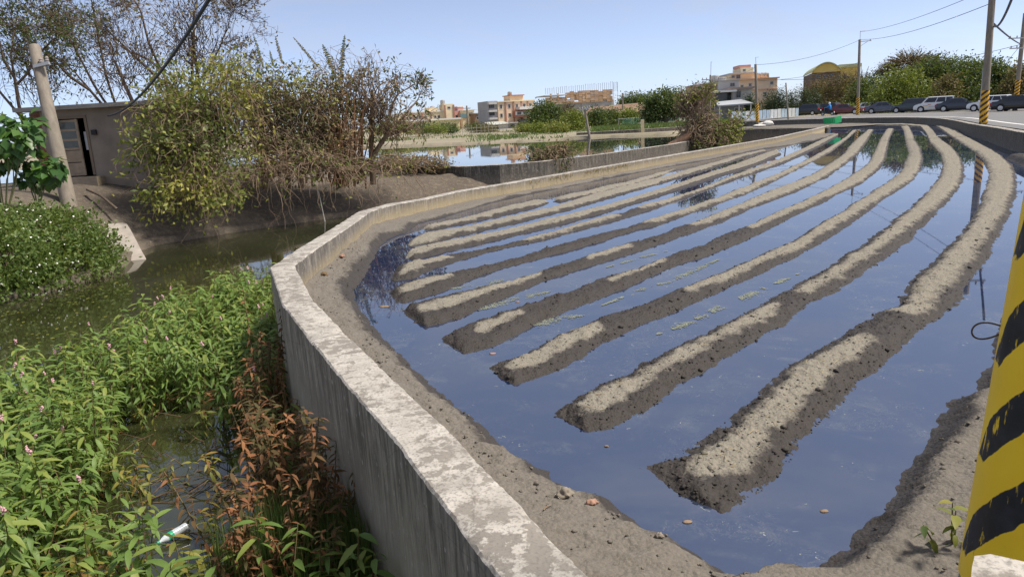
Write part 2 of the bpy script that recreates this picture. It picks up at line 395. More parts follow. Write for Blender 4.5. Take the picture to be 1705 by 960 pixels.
def bank_mat():
    k = N('brown_earth_bank'); ps = k.wpos(); n1 = k.noise(ps, .7, 5); n2 = k.noise(ps, 7, 6, .7); n3 = k.noise(ps, 40, 4)  # dark brown earth with random paler patches and flecks
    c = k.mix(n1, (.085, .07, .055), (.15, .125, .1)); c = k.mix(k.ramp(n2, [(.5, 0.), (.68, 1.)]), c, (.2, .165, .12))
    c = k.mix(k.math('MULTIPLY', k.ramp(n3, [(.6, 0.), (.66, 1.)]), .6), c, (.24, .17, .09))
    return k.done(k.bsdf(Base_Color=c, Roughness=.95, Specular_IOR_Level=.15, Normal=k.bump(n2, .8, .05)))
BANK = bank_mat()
def asphalt_mat():
    k = N('asphalt'); ps = k.wpos(); n1 = k.noise(ps, .4, 5); n3 = k.noise(ps, 70, 3)
    c = k.mix(n1, (.13, .128, .125), (.19, .185, .18)); c = k.mix(k.ramp(n3, [(.4, 0.), (.8, .5)]), c, (.27, .26, .25))
    return k.done(k.bsdf(Base_Color=c, Roughness=.88, Specular_IOR_Level=.3, Normal=k.bump(n3, .3, .005)))
ASPHALT = asphalt_mat()
def stripe_mat(name, yc, kc, freq, slope, sz=1., wear=.1, edge=None):
    """diagonal yellow and black paint wrapped round a pole (object space)"""
    k = N(name); tc = k.n('TexCoord'); xyz = k.n('SeparateXYZ', Vector=tc.outputs['Object']); ps = k.pos()
    ang = k.math('ARCTAN2', xyz.outputs[1], xyz.outputs[0])
    n1 = k.noise(ps, 16 * sz, 5, .6); n2 = k.noise(ps, 5 * sz, 4); n3 = k.noise(k.pos((40 * sz, 40 * sz, 9 * sz)), 1., 4, .65)
    if edge is not None: ang = k.math('ARCTAN2', k.math('MULTIPLY', xyz.outputs[1], -1.), k.math('MULTIPLY', xyz.outputs[0], -1.))
    t = k.math('ADD', k.math('MULTIPLY', xyz.outputs[2], freq), k.math('MULTIPLY', ang, slope))
    t = k.math('ADD', t, k.math('MULTIPLY_ADD', n1, wear, -wear * .5)); t = k.math('FRACT', t)
    m_ = k.ramp(t, [(.50, 0.), (.512, 1.), (.965, 1.), (.98, 0.)])
    m_ = k.math('MULTIPLY', m_, k.ramp(k.math('ADD', n3, k.math('MULTIPLY', n2, .35)), [(.50, 0.1), (.57, 1.)]))
    if edge is not None:      # the black strokes stop short of the far side of the pole
        ea = k.math('ADD', k.math('SUBTRACT', ang, edge), k.math('ADD', k.math('MULTIPLY_ADD', n1, .3, -.15), k.math('MULTIPLY', k.math('ABSOLUTE', k.math('SUBTRACT', t, .74)), -1.1)))
        m_ = k.math('MULTIPLY', m_, k.ramp(ea, [(0., 0.), (.03, 1.)]))
    y_ = k.mix(k.ramp(n2, [(.3, 0.), (.75, 1.)]), yc, tuple(np.array(yc) * np.array([.93, .88, .8])))
    y_ = k.mix(k.math('MULTIPLY', k.ramp(n3, [(.66, 0.), (.72, 1.)]), .6), y_, (.16, .11, .02))
    b_ = k.mix(k.ramp(n1, [(.4, 0.), (.7, 1.)]), kc, tuple(np.array(kc) * 2.2))
    MT[name] = k.done(k.bsdf(Base_Color=k.mix(m_, y_, b_), Roughness=.5, Specular_IOR_Level=.35, Normal=k.bump(n3, .25, .004))); return MT[name]
def bark(name, c1, c2, s=14.):
    k = N(name); n1 = k.noise(k.wpos((1, 1, .3)), s, 5, .65); n2 = k.noise(k.wpos(), 2, 3)
    c = k.mix(k.ramp(n1, [(.35, 0.), (.7, 1.)]), c1, c2); c = k.mix(k.math('MULTIPLY', n2, .4), c, tuple(np.array(c2) * 1.25))
    MT[name] = k.done(k.bsdf(Base_Color=c, Roughness=.92, Specular_IOR_Level=.15, Normal=k.bump(n1, .6, .02))); return MT[name]
BARK = bark('grey_brown_bark', (.09, .065, .045), (.21, .165, .12))
TWIG = bark('dry_twig', (.15, .10, .065), (.30, .22, .15), 20.)
TWIGD = bark('dark_twig', (.085, .06, .042), (.19, .14, .10), 20.)
POLEC = bark('pole_concrete', (.17, .145, .115), (.29, .25, .2), 6.)
L_KNOT = leaf_mat('waterweed_leaf', [(0., (.06, .10, .025)), (.4, (.13, .22, .05)), (.75, (.21, .31, .07)), (1., (.34, .36, .08))], .42)
L_YEL = leaf_mat('yellowing_leaf', [(0., (.04, .075, .02)), (.35, (.10, .14, .03)), (.6, (.26, .25, .045)), (.85, (.30, .17, .05)), (1., (.2, .08, .035))])
L_RED = leaf_mat('withered_leaf', [(0., (.05, .07, .02)), (.3, (.14, .07, .03)), (.6, (.24, .10, .045)), (1., (.32, .15, .06))], .2, .8)
L_SHR = leaf_mat('olive_shrub_leaf', [(0., (.055, .085, .022)), (.35, (.14, .17, .035)), (.7, (.28, .28, .055)), (.9, (.4, .37, .07)), (1., (.28, .16, .06))])
L_BRN = leaf_mat('brown_shrub_leaf', [(0., (.06, .075, .025)), (.4, (.13, .12, .04)), (.7, (.22, .15, .07)), (1., (.28, .17, .09))], .25, .75)
L_TREE = leaf_mat('tree_leaf', [(0., (.022, .042, .014)), (.5, (.055, .09, .024)), (1., (.12, .155, .04))])
L_LIME = leaf_mat('lime_tree_leaf', [(0., (.06, .09, .02)), (.5, (.15, .19, .03)), (1., (.28, .29, .045))])
L_PINE = leaf_mat('conifer_leaf', [(0., (.014, .03, .016)), (.5, (.028, .055, .026)), (1., (.06, .09, .03))], .15)
L_BUSH = leaf_mat('flowering_bush_leaf', [(0., (.045, .08, .02)), (.45, (.10, .16, .035)), (.75, (.17, .22, .05)), (.9, (.22, .15, .08)), (1., (.2, .11, .07))])
L_BROAD = leaf_mat('broad_leaf', [(0., (.025, .065, .016)), (.5, (.05, .125, .028)), (1., (.12, .21, .04))], .3, .35)
L_GRASS = leaf_mat('grass_blade', [(0., (.04, .085, .025)), (.5, (.09, .16, .045)), (1., (.22, .24, .08))])
L_TAN = leaf_mat('dry_grass_blade', [(0., (.2, .16, .07)), (.5, (.33, .26, .13)), (1., (.42, .28, .13))], .2, .8)
PETAL = simple('white_petal', (.78, .76, .66), .6)
PINK = simple('pink_flower', (.62, .36, .38), .7)
# ================================================================== THE SETTING
ZW, ZS, ZP = -0.75, -1.80, -0.50          # field water, stream, pond
def miter(path, t):
    """offset a 2D polyline to its left by t"""
    p = np.asarray(path, float)[:, :2]; d = unit(np.diff(p, axis=0)); n = np.column_stack([-d[:, 1], d[:, 0]])
    a = np.vstack([n[:1], n]); b = np.vstack([n, n[-1:]]); m_ = unit(a + b); c = np.clip((m_ * a).sum(1), .5, 1)
    return p + m_ * (t / c)[:, None]
WPX = [(982,957),(926,904),(870,842),(808,780),(757,724),(695,667),(634,611),(577,555),(521,499),(490,441),(525,415),(572,384),(619,351),
     (659,340),(712,331),(775,317),(837,307),(900,296),(994,280),(1134,256),(1200,245),(1294,229),(1364,213.5),(1381,209)]
WZ = [-.2] * 10 + [-.22, -.26, -.31, -.34] + [-.38] * 10            # the coping falls a little past the bend
wall_in = np.array([(.75, 1.25), (.5, 1.85)] + [tuple(P(x, y, z)[:2]) for (x, y), z in zip(WPX, WZ)])
_wr = np.hypot(wall_in[2:, 0], wall_in[2:, 1])
def wall_top(q): return np.interp(np.hypot(q[:, 0], q[:, 1]), _wr, WZ)
road_edge = np.vstack([[(1.5, 1.3), (2.25, 2.0), (5.2, 5.5), (10.2, 12.2), (16.0, 20.0)],
    PP([(1704,251),(1669,238.5),(1633,228),(1597,213),(1560,207),(1500,205),(1440,205),(1400,205.5),(1340,206.5),(1280,208.5),(1235,210.5),(1190,212)], -.72)[:, :2]])
re_s = smooth_line(road_edge, 2)
def road_z(p): return -.2 * sst(30., 62., np.hypot(np.asarray(p)[..., 0], np.asarray(p)[..., 1]))

# ---- terrain sheet with the basin of field, stream and pond sunk into it
basin = np.vstack([miter(re_s, -.9), PP([(1130,224),(1000,229),(900,234.5),(800,239),(700,243),(600,247)], ZP)[:, :2],
                   [(-30, 78), (-75, 60), (-75, 34), (-75, 2), (-40, -14), (2.5, -14)]])
def inside(pt, poly):
    x, y = pt[:, 0], pt[:, 1]; r = np.zeros(len(pt), bool); j = len(poly) - 1
    for i in range(len(poly)):
        xi, yi = poly[i]; xj, yj = poly[j]
        c = ((yi > y) != (yj > y)) & (x < (xj - xi) * (y - yi) / (yj - yi + 1e-12) + xi); r ^= c; j = i
    return r
ax = np.r_[[-3000, -1200, -500, -250, -160], np.arange(-110, 110.1, 1.25), [160, 250, 500, 1200, 3000]]
ay = np.r_[[-600, -200, -80, -40], np.arange(-20, 150.1, 1.25), [180, 230, 320, 500, 1000, 2000, 4500]]
X, Y = np.meshgrid(ax, ay); g2 = np.column_stack([X.ravel(), Y.ravel()])
gz = -.33 + .10 * fbm(g2, .12, 3, 5) + .04 * fbm(g2, .6, 2, 6)
gz[inside(g2, basin)] = -3.0
tag(put('ground', mesh_np('ground', np.column_stack([g2, gz]), grid_faces(len(ay), len(ax)), smooth=False), GROUND), kind='structure')

# ---- waters
def sheet(name, poly, z, mat, kind='structure'):
    me = bpy.data.meshes.new(name); v = [(float(p[0]), float(p[1]), z) for p in poly]
    import mathutils
    tri = mathutils.geometry.tessellate_polygon([[Vector(q) for q in v]])
    me.from_pydata(v, [], [tuple(t) for t in tri]); me.update()
    o = put(name, me, mat); o['kind'] = kind
    for p in me.polygons:
        if p.normal.z < 0: p.flip()
    return o
wall_mid = miter(wall_in, .15)
tail = PP([(1376,213),(1300,213.5),(1230,215.5),(1150,217)], -.72)[:, :2]
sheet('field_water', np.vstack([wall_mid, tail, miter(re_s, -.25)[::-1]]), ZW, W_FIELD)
sheet('stream_water', [(-80, -14), (3, -14), (3, 0), *wall_mid[:-1], (23, 60), (6, 62), (-30, 48), (-80, 40)], ZS, W_STREAM)
bank_wall = PP([(545,267),(609,271),(675,274),(778,276),(830,273.5),(900,268),(1000,256),(1110,240.5),(1180,228)], -.3)[:, :2]
sheet('pond_water', np.vstack([[(-75, 48), (-13, 41)], miter(bank_wall, .1), PP([(1230,212.5),(1236,209.5)], ZP)[:, :2], [(30, 92), (-10, 96), (-75, 96)]]), ZP, W_POND)

# ---- the old walls
def wall_part(parent, name, path, t, ztop, zout, zin, mat, step, seed, ends=True):
    """concrete wall between two corners: outer face, coping, inner face"""
    q = resample(path, step=step); q = np.vstack([q, path[-1]]) if np.linalg.norm(q[-1] - path[-1]) > 1e-4 else q
    return q
def build_wall(name, label, inner, t, ztop, zout, zin, mat, cuts, stepk=.006, group=None):
    th = thing(name, label, 'wall', (inner[0][0], inner[0][1], zout if np.isscalar(zout) else -1.8), 0, group)
    th.location = (0, 0, 0)
    outer = miter(inner, t)
    for a, b in zip(cuts[:-1], cuts[1:]):
        pi, po = inner[a:b + 1, :2], outer[a:b + 1]; D = max(2.5, np.linalg.norm(pi.mean(0)))
        seg = np.r_[0, np.cumsum(np.linalg.norm(np.diff(pi, axis=0), axis=1))]; st = max(.03, D * stepk)
        s = np.unique(np.r_[np.arange(.004, seg[-1] - .004, st), seg[1:-1], seg[-1] - .004])
        qi = np.column_stack([np.interp(s, seg, pi[:, k]) for k in (0, 1)]); qo = np.column_stack([np.interp(s, seg, po[:, k]) for k in (0, 1)])
        zt = ztop(qi) if callable(ztop) else np.full(len(s), ztop)
        rows = []; c = .012
        for k in np.linspace(0, 1, 7): rows.append(np.column_stack([qo, zout + (zt - c - zout) * k]))
        u = qi - qo; L_ = np.linalg.norm(u, axis=1)[:, None]; e = u / L_
        rows.append(np.column_stack([qo + e * c, zt]))
        for k in (.2, .4, .6, .8): rows.append(np.column_stack([qo + u * k, zt + .002]))
        rows.append(np.column_stack([qi - e * c, zt]))
        for k in np.linspace(0, 1, 5): rows.append(np.column_stack([qi, zt - c + (zin - zt) * k]))
        A = np.stack(rows, 1); n, m_ = A.shape[:2]; fl = A.reshape(-1, 3)
        nz = fbm(fl, 6, 3, 3)[:, None]; nz2 = vn(fl, 45, 9)[:, None]
        fl = fl + np.column_stack([nz * .006 + nz2 * .003, nz * .006, vn(fl, 9, 4) * .005 + nz2[:, 0] * .004])
        chip = np.maximum(0, fbm(np.repeat(qi, m_, 0) , 5, 3, 21) - .25) * .03 + np.maximum(0, vn(np.repeat(qi, m_, 0), 28, 22) - .5) * .02
        rr_ = np.tile(np.arange(m_), n); fl[:, 2] -= np.where((rr_ == 6) | (rr_ == 7) | (rr_ == 12) | (rr_ == 13), chip, 0)
        F_ = grid_faces(n, m_)[:, ::-1].tolist()
        F_ += [list(range(m_))[::-1] if False else list(range(m_)), list(range((n - 1) * m_, n * m_))[::-1]]
        me = mesh_np('wall_segment', fl, F_, smooth=True); me.set_sharp_from_angle(angle=R(35))
        ob = put('wall_segment', me, mat, th)
        if len(mat) > 1:
            mi = np.zeros(len(me.polygons), np.int32); gi = np.arange((n - 1) * (m_ - 1)) % (m_ - 1); mi[:len(gi)] = (gi >= 11); me.polygons.foreach_set('material_index', mi)
    return th
nA = 2 + 8      # index of the bend above the withered weeds
build_wall('concrete_wall', 'long lichen spotted concrete wall bending round the flooded field beside the stream', wall_in, .30, wall_top, -2.3, -.8, [WALL, WALL_IN],
           [0, 9, 11, 14, 16, 18, 19, 20, 21, 22, 23, len(wall_in) - 1])
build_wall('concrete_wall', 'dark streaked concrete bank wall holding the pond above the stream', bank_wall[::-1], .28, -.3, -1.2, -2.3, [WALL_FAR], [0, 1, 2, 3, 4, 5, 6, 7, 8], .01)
dw = PP([(1150,217.5),(1230,215.5),(1310,213.5),(1378,212.3)], -.45)[:, :2]
build_wall('concrete_wall', 'dark low concrete wall behind the green sheet end of the stream', dw, .3, -.45, -.9, -2.3, [WALL_FAR], [0, 1, 2, 3], .01)
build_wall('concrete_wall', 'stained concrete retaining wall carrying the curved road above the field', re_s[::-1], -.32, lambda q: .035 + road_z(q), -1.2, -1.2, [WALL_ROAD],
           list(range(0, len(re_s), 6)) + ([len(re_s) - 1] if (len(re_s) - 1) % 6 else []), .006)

# ---- road, its edge line, and the bridge deck the picture is taken from
def strip(name, path, a, b, dz, mat, z=road_z):
    p0, p1 = miter(path, a), miter(path, b); v = np.stack([p0, p1], 1).reshape(-1, 2)
    zz = z(np.repeat(np.asarray(path)[:, :2], 2, 0)) + dz
    return put(name, mesh_np(name, np.column_stack([v, zz]), grid_faces(len(path), 2)), mat)
rd = np.vstack([re_s, re_s[-1] + (re_s[-1] - re_s[-3]) * 12])
tag(strip('road', rd, -.30, -19., 0., ASPHALT), kind='structure')
LINE = simple('road_paint', (.72, .71, .67), .7, var=.12, scale=5)
LINEY = simple('yellow_road_paint', (.62, .42, .06), .7)
tag(strip('road_edge_line', rd, -1.35, -1.55, .004, LINE), kind='structure')
tag(strip('road_centre_line', rd, -9.9, -10.05, .004, LINEY), kind='structure')
tag(strip('road_far_line', rd, -18.0, -18.2, .004, LINE), kind='structure')
b = MB(); b.box(-14, .45, -6, 1.25, -.35, -.02); b.box(.45, 20.4, -6, 1.36, -.35, -.006)
tag(b.build('bridge_deck', ASPHALT), kind='structure')

# ---- soil bank round the flooded field
left_w = [(1395,223),(1364,232),(1317,241.6),(1252,252),(1181,266),(1111,278),(1005,299),(935,313),(864,327),(817,338.5),(747,360),(700,371),(681,385),(650,396),
 (632,410),(617,443),(603,469),(590,486),(592,507),(601,518),(627,544),(657,577),(690,615),(752,667),(808,712),(842,752),(887,769),(926,802),(985,832),(1040,855),(1085,890),(1140,910),(1190,940),(1225,965)]
right_w = [(1300,985),(1350,955),(1363,942),(1422,901),(1474,831),(1497,791),(1538,732),(1567,686),(1585,665),(1620,656),(1649,598)]
wl = np.vstack([PP(left_w, ZW)[:, :2], PP(right_w, ZW)[:, :2]])
tailr = miter(re_s, .0)
far_r = np.array([p for p in miter(re_s, 1.15) if 8.2 < math.hypot(*p) < 34.])
far_r2 = PP([(1704,262),(1669,244),(1631,234),(1600,217),(1575,209)], ZW)[:, :2]
wl = np.vstack([wl, far_r[np.hypot(far_r[:, 0], far_r[:, 1]) < 31], far_r2])
outer_l = np.vstack([wall_in[::-1][:, :2], [(.8, 1.45), (1.45, 1.4)], re_s[:-1]])
def bank_mesh():
    d = np.r_[0, np.cumsum(np.linalg.norm(np.diff(wl, axis=0), axis=1))]; s = [0.]
    while s[-1] < d[-1]:
        p = np.array([np.interp(s[-1], d, wl[:, k]) for k in (0, 1)]); s.append(s[-1] + max(.022, .0045 * np.linalg.norm(p)))
    s = np.array(s); w_ = np.column_stack([np.interp(s, d, wl[:, k]) for k in (0, 1)])
    ol = resample(outer_l, step=.05)
    near = np.array([ol[np.argmin(((ol - q) ** 2).sum(1))] for q in w_])
    ker = np.hanning(9); ker /= ker.sum()
    near = np.column_stack([np.convolve(np.pad(near[:, k], 4, 'edge'), ker, 'valid') for k in (0, 1)])
    u = near - w_; W_ = np.linalg.norm(u, axis=1); e = u / (W_[:, None] + 1e-6)
    tt = np.r_[-.34, -.2, -.1, -.05, np.linspace(0, 1, 34)]
    rows = []
    for t in tt: rows.append(w_ + (e * t if t < 0 else u * t))
    A = np.stack(rows, 1); n, m_ = A.shape[:2]; q = A.reshape(-1, 2)
    dist = (np.where(tt[None] < 0, tt[None], tt[None] * W_[:, None])).reshape(-1)
    dj = dist + .045 * fbm(q, 3.5, 3, 1) + .02 * vn(q, 16, 2)
    right = np.repeat(sst(0, 1, (np.arange(n) / n - .62) * 12), m_)
    fl_ = np.hypot(q[:, 0], q[:, 1]); lo_ = sst(13.5, 19., fl_) * (1 - right)
    z = np.where(dj < 0, ZW + dj * .7, ZW + .15 * (1 - .6 * lo_) * sst(0, .22, dj) + (.11 * (1 - .8 * lo_) + .2 * right * (1 - sst(7., 14., fl_))) * sst(.15, 1.3, dj))
    amp = sst(-.02, .15, dj)
    z += amp * (1 - .5 * lo_) * (.03 * fbm(q, 2.5, 2, 3) + .020 * fbm(q, 9, 3, 4) + .012 * vn(q, 34, 5) + .006 * vn(q, 80, 6))
    wetw = .15 + .09 * fbm(q, 1.1, 2, 8) + .26 * right - .08 * lo_
    dry = sst(-.10, .14, dj - wetw) * .9 - .12 * sst(.3, .8, fbm(q, 1.7, 3, 12))
    me = mesh_np('field_bank', np.column_stack([q, z]), grid_faces(n, m_)[:, ::-1], {'dry': dry}, smooth=True)
    return me, q, z, dj
bm_, bq, bz, bd = bank_mesh()
tag(put('field_bank', bm_, BANKSOIL), kind='structure')
ffp = PP([(1150,217),(1230,214.5),(1300,213),(1376,212.2),(1400,211.5),(1432,209.5),(1470,207),(1440,205.4),(1400,206),(1340,207),(1280,209),(1235,211),(1150,213.5)], -.70)
ff = sheet('far_field_soil', ffp, -.70, BANKSOIL)
at = ff.data.attributes.new('dry', 'FLOAT', 'POINT'); at.data.foreach_set('value', np.full(len(ff.data.vertices), .75, np.float32))

# ---- mud ridges
RID = [
 # left edge, right edge (near to far), wet stretches in photo x, label
 ([(1085,778),(1140,745),(1199,710),(1250,665),(1295,623),(1355,585),(1395,564),(1456,520),(1494,508),(1499,489),(1510,473),(1555,433),(1588,400),(1619,362),(1633,330),(1645,297),(1644,285),(1638,269),(1624,254),(1590,233),(1568,217),(1556,209),(1520,206),(1460,206),(1400,207.2)],
  [(1150,830),(1205,857),(1240,835),(1285,805),(1320,760),(1340,730),(1375,690),(1425,635),(1459,620),(1496,585),(1543,545),(1562,534),(1583,513),(1607,487),(1618,468),(1635,447),(1649,426),(1685,351),(1692,326),(1695,297),(1688,278),(1669,260),(1644,245),(1611,229),(1595,217),(1575,209.5),(1530,204.5),(1460,204.6),(1400,205.8)],
  [(1452,1500)], .5),
 ([(923,688),(950,668),(995,644),(1049,621),(1065,609),(1105,590),(1131,576),(1164,559),(1223,531),(1251,513),(1293,494),(1347,463),(1399,430),(1430,412),(1481,373),(1529,333),(1563,297),(1569,276),(1566,258),(1547,237),(1541,222),(1532,211),(1500,208.4),(1440,208.6)],
  [(955,708),(983,723),(1016,715),(1049,696),(1081,681),(1107,658),(1145,633),(1199,600),(1248,573),(1307,543),(1319,524),(1335,515),(1381,490),(1438,458),(1466,437),(1513,402),(1555,360),(1579,339),(1599,312),(1606,294),(1606,278),(1601,263),(1586,245),(1572,236),(1561,227),(1554,217),(1545,209.5),(1505,206.6),(1440,207)],
  [(1300,1330)], .42),
 ([(809,610),(850,597),(887,578),(932,556),(976,539),(1000,528),(1047,515),(1112,489),(1141,475),(1199,453),(1239,435),(1317,402),(1369,370),(1423,338),(1474,305),(1500,284),(1512,256),(1507,235),(1504,217),(1500,211)],
  [(830,628),(858,642),(898,630),(950,609),(992,583),(1004,572),(1066,543),(1105,529),(1164,501),(1249,466),(1298,442),(1333,426),(1388,394),(1436,361),(1461,340),(1500,315),(1524,299),(1533,285),(1538,265),(1534,247),(1525,235),(1520,222),(1514,210)],
  [(1003,1140)], .45),
 ([(733,562),(782,539),(833,523),(873,511),(901,502),(915,495),(946,487),(979,473),(1006,464),(1059,449),(1099,430),(1167,410),(1193,395),(1252,374),(1285,356),(1345,331),(1395,305),(1418,291),(1445,272),(1457,250),(1465,232),(1476,215)],
  [(752,578),(772,590),(805,582),(824,575),(854,560),(890,542),(908,532),(979,504),(1000,497),(1058,473),(1112,449),(1173,428),(1234,405),(1317,363),(1369,338),(1400,322),(1438,305),(1466,281),(1475,265),(1478,251),(1482,231),(1489,215)],
  [(733,790),(875,1010),(1112,1245)], .3),
 ([(674,517),(686,509),(716,501),(768,489),(833,475),(876,462),(908,450),(952,437),(998,422),(1045,406),(1104,390),(1118,382),(1158,369),(1207,349),(1280,319),(1350,291),(1381,272),(1404,257),(1411,246),(1425,232),(1444,217)],
  [(694,538),(711,544),(768,530),(800,514),(857,489),(899,471),(926,462),(994,439),(1064,420),(1123,399),(1205,369),(1258,345),(1317,324),(1378,296),(1411,272),(1432,253),(1444,237),(1455,216)],
  [(905,975),(1055,1150)], .42),
 ([(649,489),(657,481),(681,470),(711,464),(749,456),(796,447),(826,439),(873,427),(908,415),(952,404),(998,391),(1041,381),(1073,368),(1134,350),(1193,329),(1252,306),(1299,287),(1341,267),(1371,251),(1406,230),(1418,218)],
  [(655,504),(674,505),(721,492),(758,476),(805,457),(850,443),(904,430),(958,415),(1041,390),(1069,381),(1095,377),(1130,364),(1181,345),(1247,322),(1294,300),(1345,274),(1385,253),(1411,232),(1428,217)],
  [(757,1072)], .4),
 ([(651,466),(662,443),(674,437),(707,433),(744,427),(772,422),(814,413),(861,401),(900,392),(952,377),(1017,359),(1036,356),(1069,343),(1134,327),(1200,302),(1247,284),(1294,267),(1331,251),(1364,235),(1395,223)],
  [(655,468),(674,466),(692,462),(721,450),(763,436),(814,420),(850,412),(900,402),(982,379),(1029,367),(1088,348),(1123,336),(1181,315),(1228,297),(1258,288),(1305,272),(1341,256),(1369,242),(1396,226)],
  [(752,868),(1030,1062)], .45),
 ([(676,425),(681,417),(702,411),(744,404),(791,394),(864,378),(935,362),(1005,344),(1099,316),(1134,305),(1181,289),(1228,273),(1258,262),(1294,250)],
  [(680,432),(693,433),(763,415),(814,403),(864,391),(935,374),(1005,355),(1099,326),(1134,315),(1200,293),(1258,276),(1301,257)],
  [], .6),
 ([(678,408),(683,397),(704,389),(747,385),(794,374),(864,357),(911,347),(958,332),(1028,313),(1099,296),(1181,273),(1228,260),(1270,250)],
  [(684,410),(700,408),(730,404),(770,393),(841,376),(911,360),(981,341),(1052,320),(1099,307),(1181,282),(1240,262),(1278,252)],
  [], .6),
 ([(705,380),(714,375),(770,364),(841,345),(888,334),(908,333)], [(708,383),(723,383),(794,369),(864,353),(905,343),(914,338)], [], .55),
 ([(921,332),(935,327),(1005,312),(1052,301),(1090,290),(1120,283)], [(922,336),(935,336),(981,327),(1052,310),(1099,295),(1128,282)], [], .5),
]
RLAB = ['first mud ridge from the road side, wide with pale dry crust', 'second mud ridge from the road side, pale crust down its middle', 'third mud ridge from the road side, crust broken by a dark stretch',
        'fourth mud ridge from the road side, mostly dark wet mud at its blunt end', 'fifth mud ridge from the road side, pale patch near its blunt end', 'sixth mud ridge from the road side, short pale patch then long dark stretch',
        'seventh mud ridge from the road side, dark middle between pale stretches', 'eighth mud ridge from the road side, narrow and pale', 'ninth mud ridge from the road side, narrow and pale',
        'short low mud ridge along the long wall, tapering to a tip', 'short low mud ridge farther along the long wall, behind the tapering one']
RSC = []
for ri, (lp, rp, wet, dw_) in enumerate(RID):
    A = PP(lp, ZW)[:, :2]; B = PP(rp, ZW)[:, :2]
    def par(q):
        d = np.r_[0, np.cumsum(np.linalg.norm(np.diff(q, axis=0), axis=1))]; return d / d[-1], d[-1]
    sa, La = par(A); sb, Lb = par(B)
    s = [0.]; Lm = (La + Lb) / 2
    while s[-1] < 1:
        p = .5 * np.array([np.interp(s[-1], sa, A[:, k]) + np.interp(s[-1], sb, B[:, k]) for k in (0, 1)])
        s.append(s[-1] + max(.016, .0036 * np.linalg.norm(p)) / Lm)
    s = np.clip(np.array(s), 0, 1)
    a = np.column_stack([np.interp(s, sa, A[:, k]) for k in (0, 1)]); b_ = np.column_stack([np.interp(s, sb, B[:, k]) for k in (0, 1)])
    px = np.interp(s, sa, [q[0] for q in lp]) * .5 + np.interp(s, sb, [q[0] for q in rp]) * .5
    c0 = .5 * (a[0] + b_[0]); dn = unit(.5 * (a[3] + b_[3]) - c0)
    pre = np.array([-.16, -.08, -.03])                      # a little of the nose runs on under water
    a = np.vstack([a[0] + dn * k for k in pre] + [a]); b_ = np.vstack([b_[0] + dn * k for k in pre] + [b_]); px = np.r_[[px[0]] * 3, px]
    send = np.r_[pre, s * Lm]; n = len(a)
    t = np.r_[-.16, -.07, np.linspace(0, 1, 34), 1.07, 1.16]; m_ = len(t)
    W_ = np.linalg.norm(b_ - a, axis=1)[:, None]
    q = (a[:, None] + (b_ - a)[:, None] * t[None, :, None]).reshape(-1, 2)
    dist = np.minimum(np.minimum(t, 1 - t)[None] * W_, (send * .85)[:, None] + 0 * t[None]).reshape(-1)
    dist = np.minimum(dist, np.repeat((Lm + .1 - send) * .6, m_))
    dj = dist + .05 * fbm(q, 1.3, 2, 70 + ri) + .035 * fbm(q, 4, 2, 20 + ri) + .03 * fbm(q, 16, 2, 40 + ri) + .012 * vn(q, 55, 60 + ri)
    Wr = np.repeat(W_, m_, 1).reshape(-1); sl = np.minimum(.26, Wr * .36)
    H = .058 + .02 * np.repeat(fbm(np.column_stack([send, 0 * send + ri]), .7, 2, 3), m_)
    H = H * np.clip(Wr / .55, .35, 1.1)
    z = np.where(dj < 0, dj * .8, H * sst(0, 1, dj / sl) ** .8)
    amp = sst(-.01, .07, dj)
    z += amp * (.018 * fbm(q, 7, 2, 4) + .015 * fbm(q, 22, 2, 5) + .008 * vn(q, 60, 6))
    wetm = np.zeros(n)
    for x0, x1 in wet: wetm = np.maximum(wetm, sst(x0 - 9, x0 + 5, px) * (1 - sst(x1 - 5, x1 + 9, px)))
    wetm = np.maximum(wetm, 1 - sst(.05, .42, send) if ri < 7 else 0 * send)
    hw = .5 * Wr * dw_ * 1.02 * (1 + .25 * np.repeat(fbm(np.column_stack([send, 0 * send + 5 * ri]), .9, 3, 7), m_))
    tc = (np.abs(t - .46)[None] * W_).reshape(-1)           # crust lies a little off the middle
    far = sst(10, 22, np.hypot(q[:, 0], q[:, 1]))
    hw = hw * (1 - far) + far * .40 * Wr
    dry = sst(.10, -.08, (tc - hw) / np.maximum(.3, Wr)) if False else 1 - sst(-.15, .13, tc - hw + .07 * fbm(q, 5, 3, 31))
    dry = dry * (1 - np.repeat(wetm, m_)) * .98
    RSC.append(np.column_stack([q, ZW + z, dry, dj, np.hypot(q[:, 0], q[:, 1])]))
    me = mesh_np('mud_ridge', np.column_stack([q, ZW + z]), grid_faces(n, m_)[:, ::-1], {'dry': dry}, smooth=True)
    tag(put('mud_ridge', me, SOIL), RLAB[ri], 'mud ridge', 'mud ridges standing in the flooded field')

# ---- left bank of the stream: earth slope, concrete toe, hut yard, pond dyke
toe = np.vstack([[(-60, 6), (-26, 10), (-16, 13.5)], PP([(0,507),(100,482),(205,452),(235,412),(330,397),(430,381),(540,365)], ZS)[:, :2], [(-4.6, 28.6), (-2.4, 28.9), (-.4, 29.6), (2., 31.6), (5.2, 35.2)]])
ts = smooth_line(toe, 1); td = np.r_[0, np.cumsum(np.linalg.norm(np.diff(ts, axis=0), axis=1))]
sv = np.arange(0, td[-1], .22); tq = np.column_stack([np.interp(sv, td, ts[:, k]) for k in (0, 1)])
tn = unit(np.gradient(tq, axis=0)); tn = np.column_stack([-tn[:, 1], tn[:, 0]])
ker = np.hanning(25); ker /= ker.sum(); tn = unit(np.column_stack([np.convolve(np.pad(tn[:, k], 12, 'edge'), ker, 'valid') for k in (0, 1)]))
off = np.array([-.15, 0., .02, .5, .52, 1., 1.6, 2.3, 3., 3.8, 4.6, 5.5, 7, 9, 12, 16, 20])
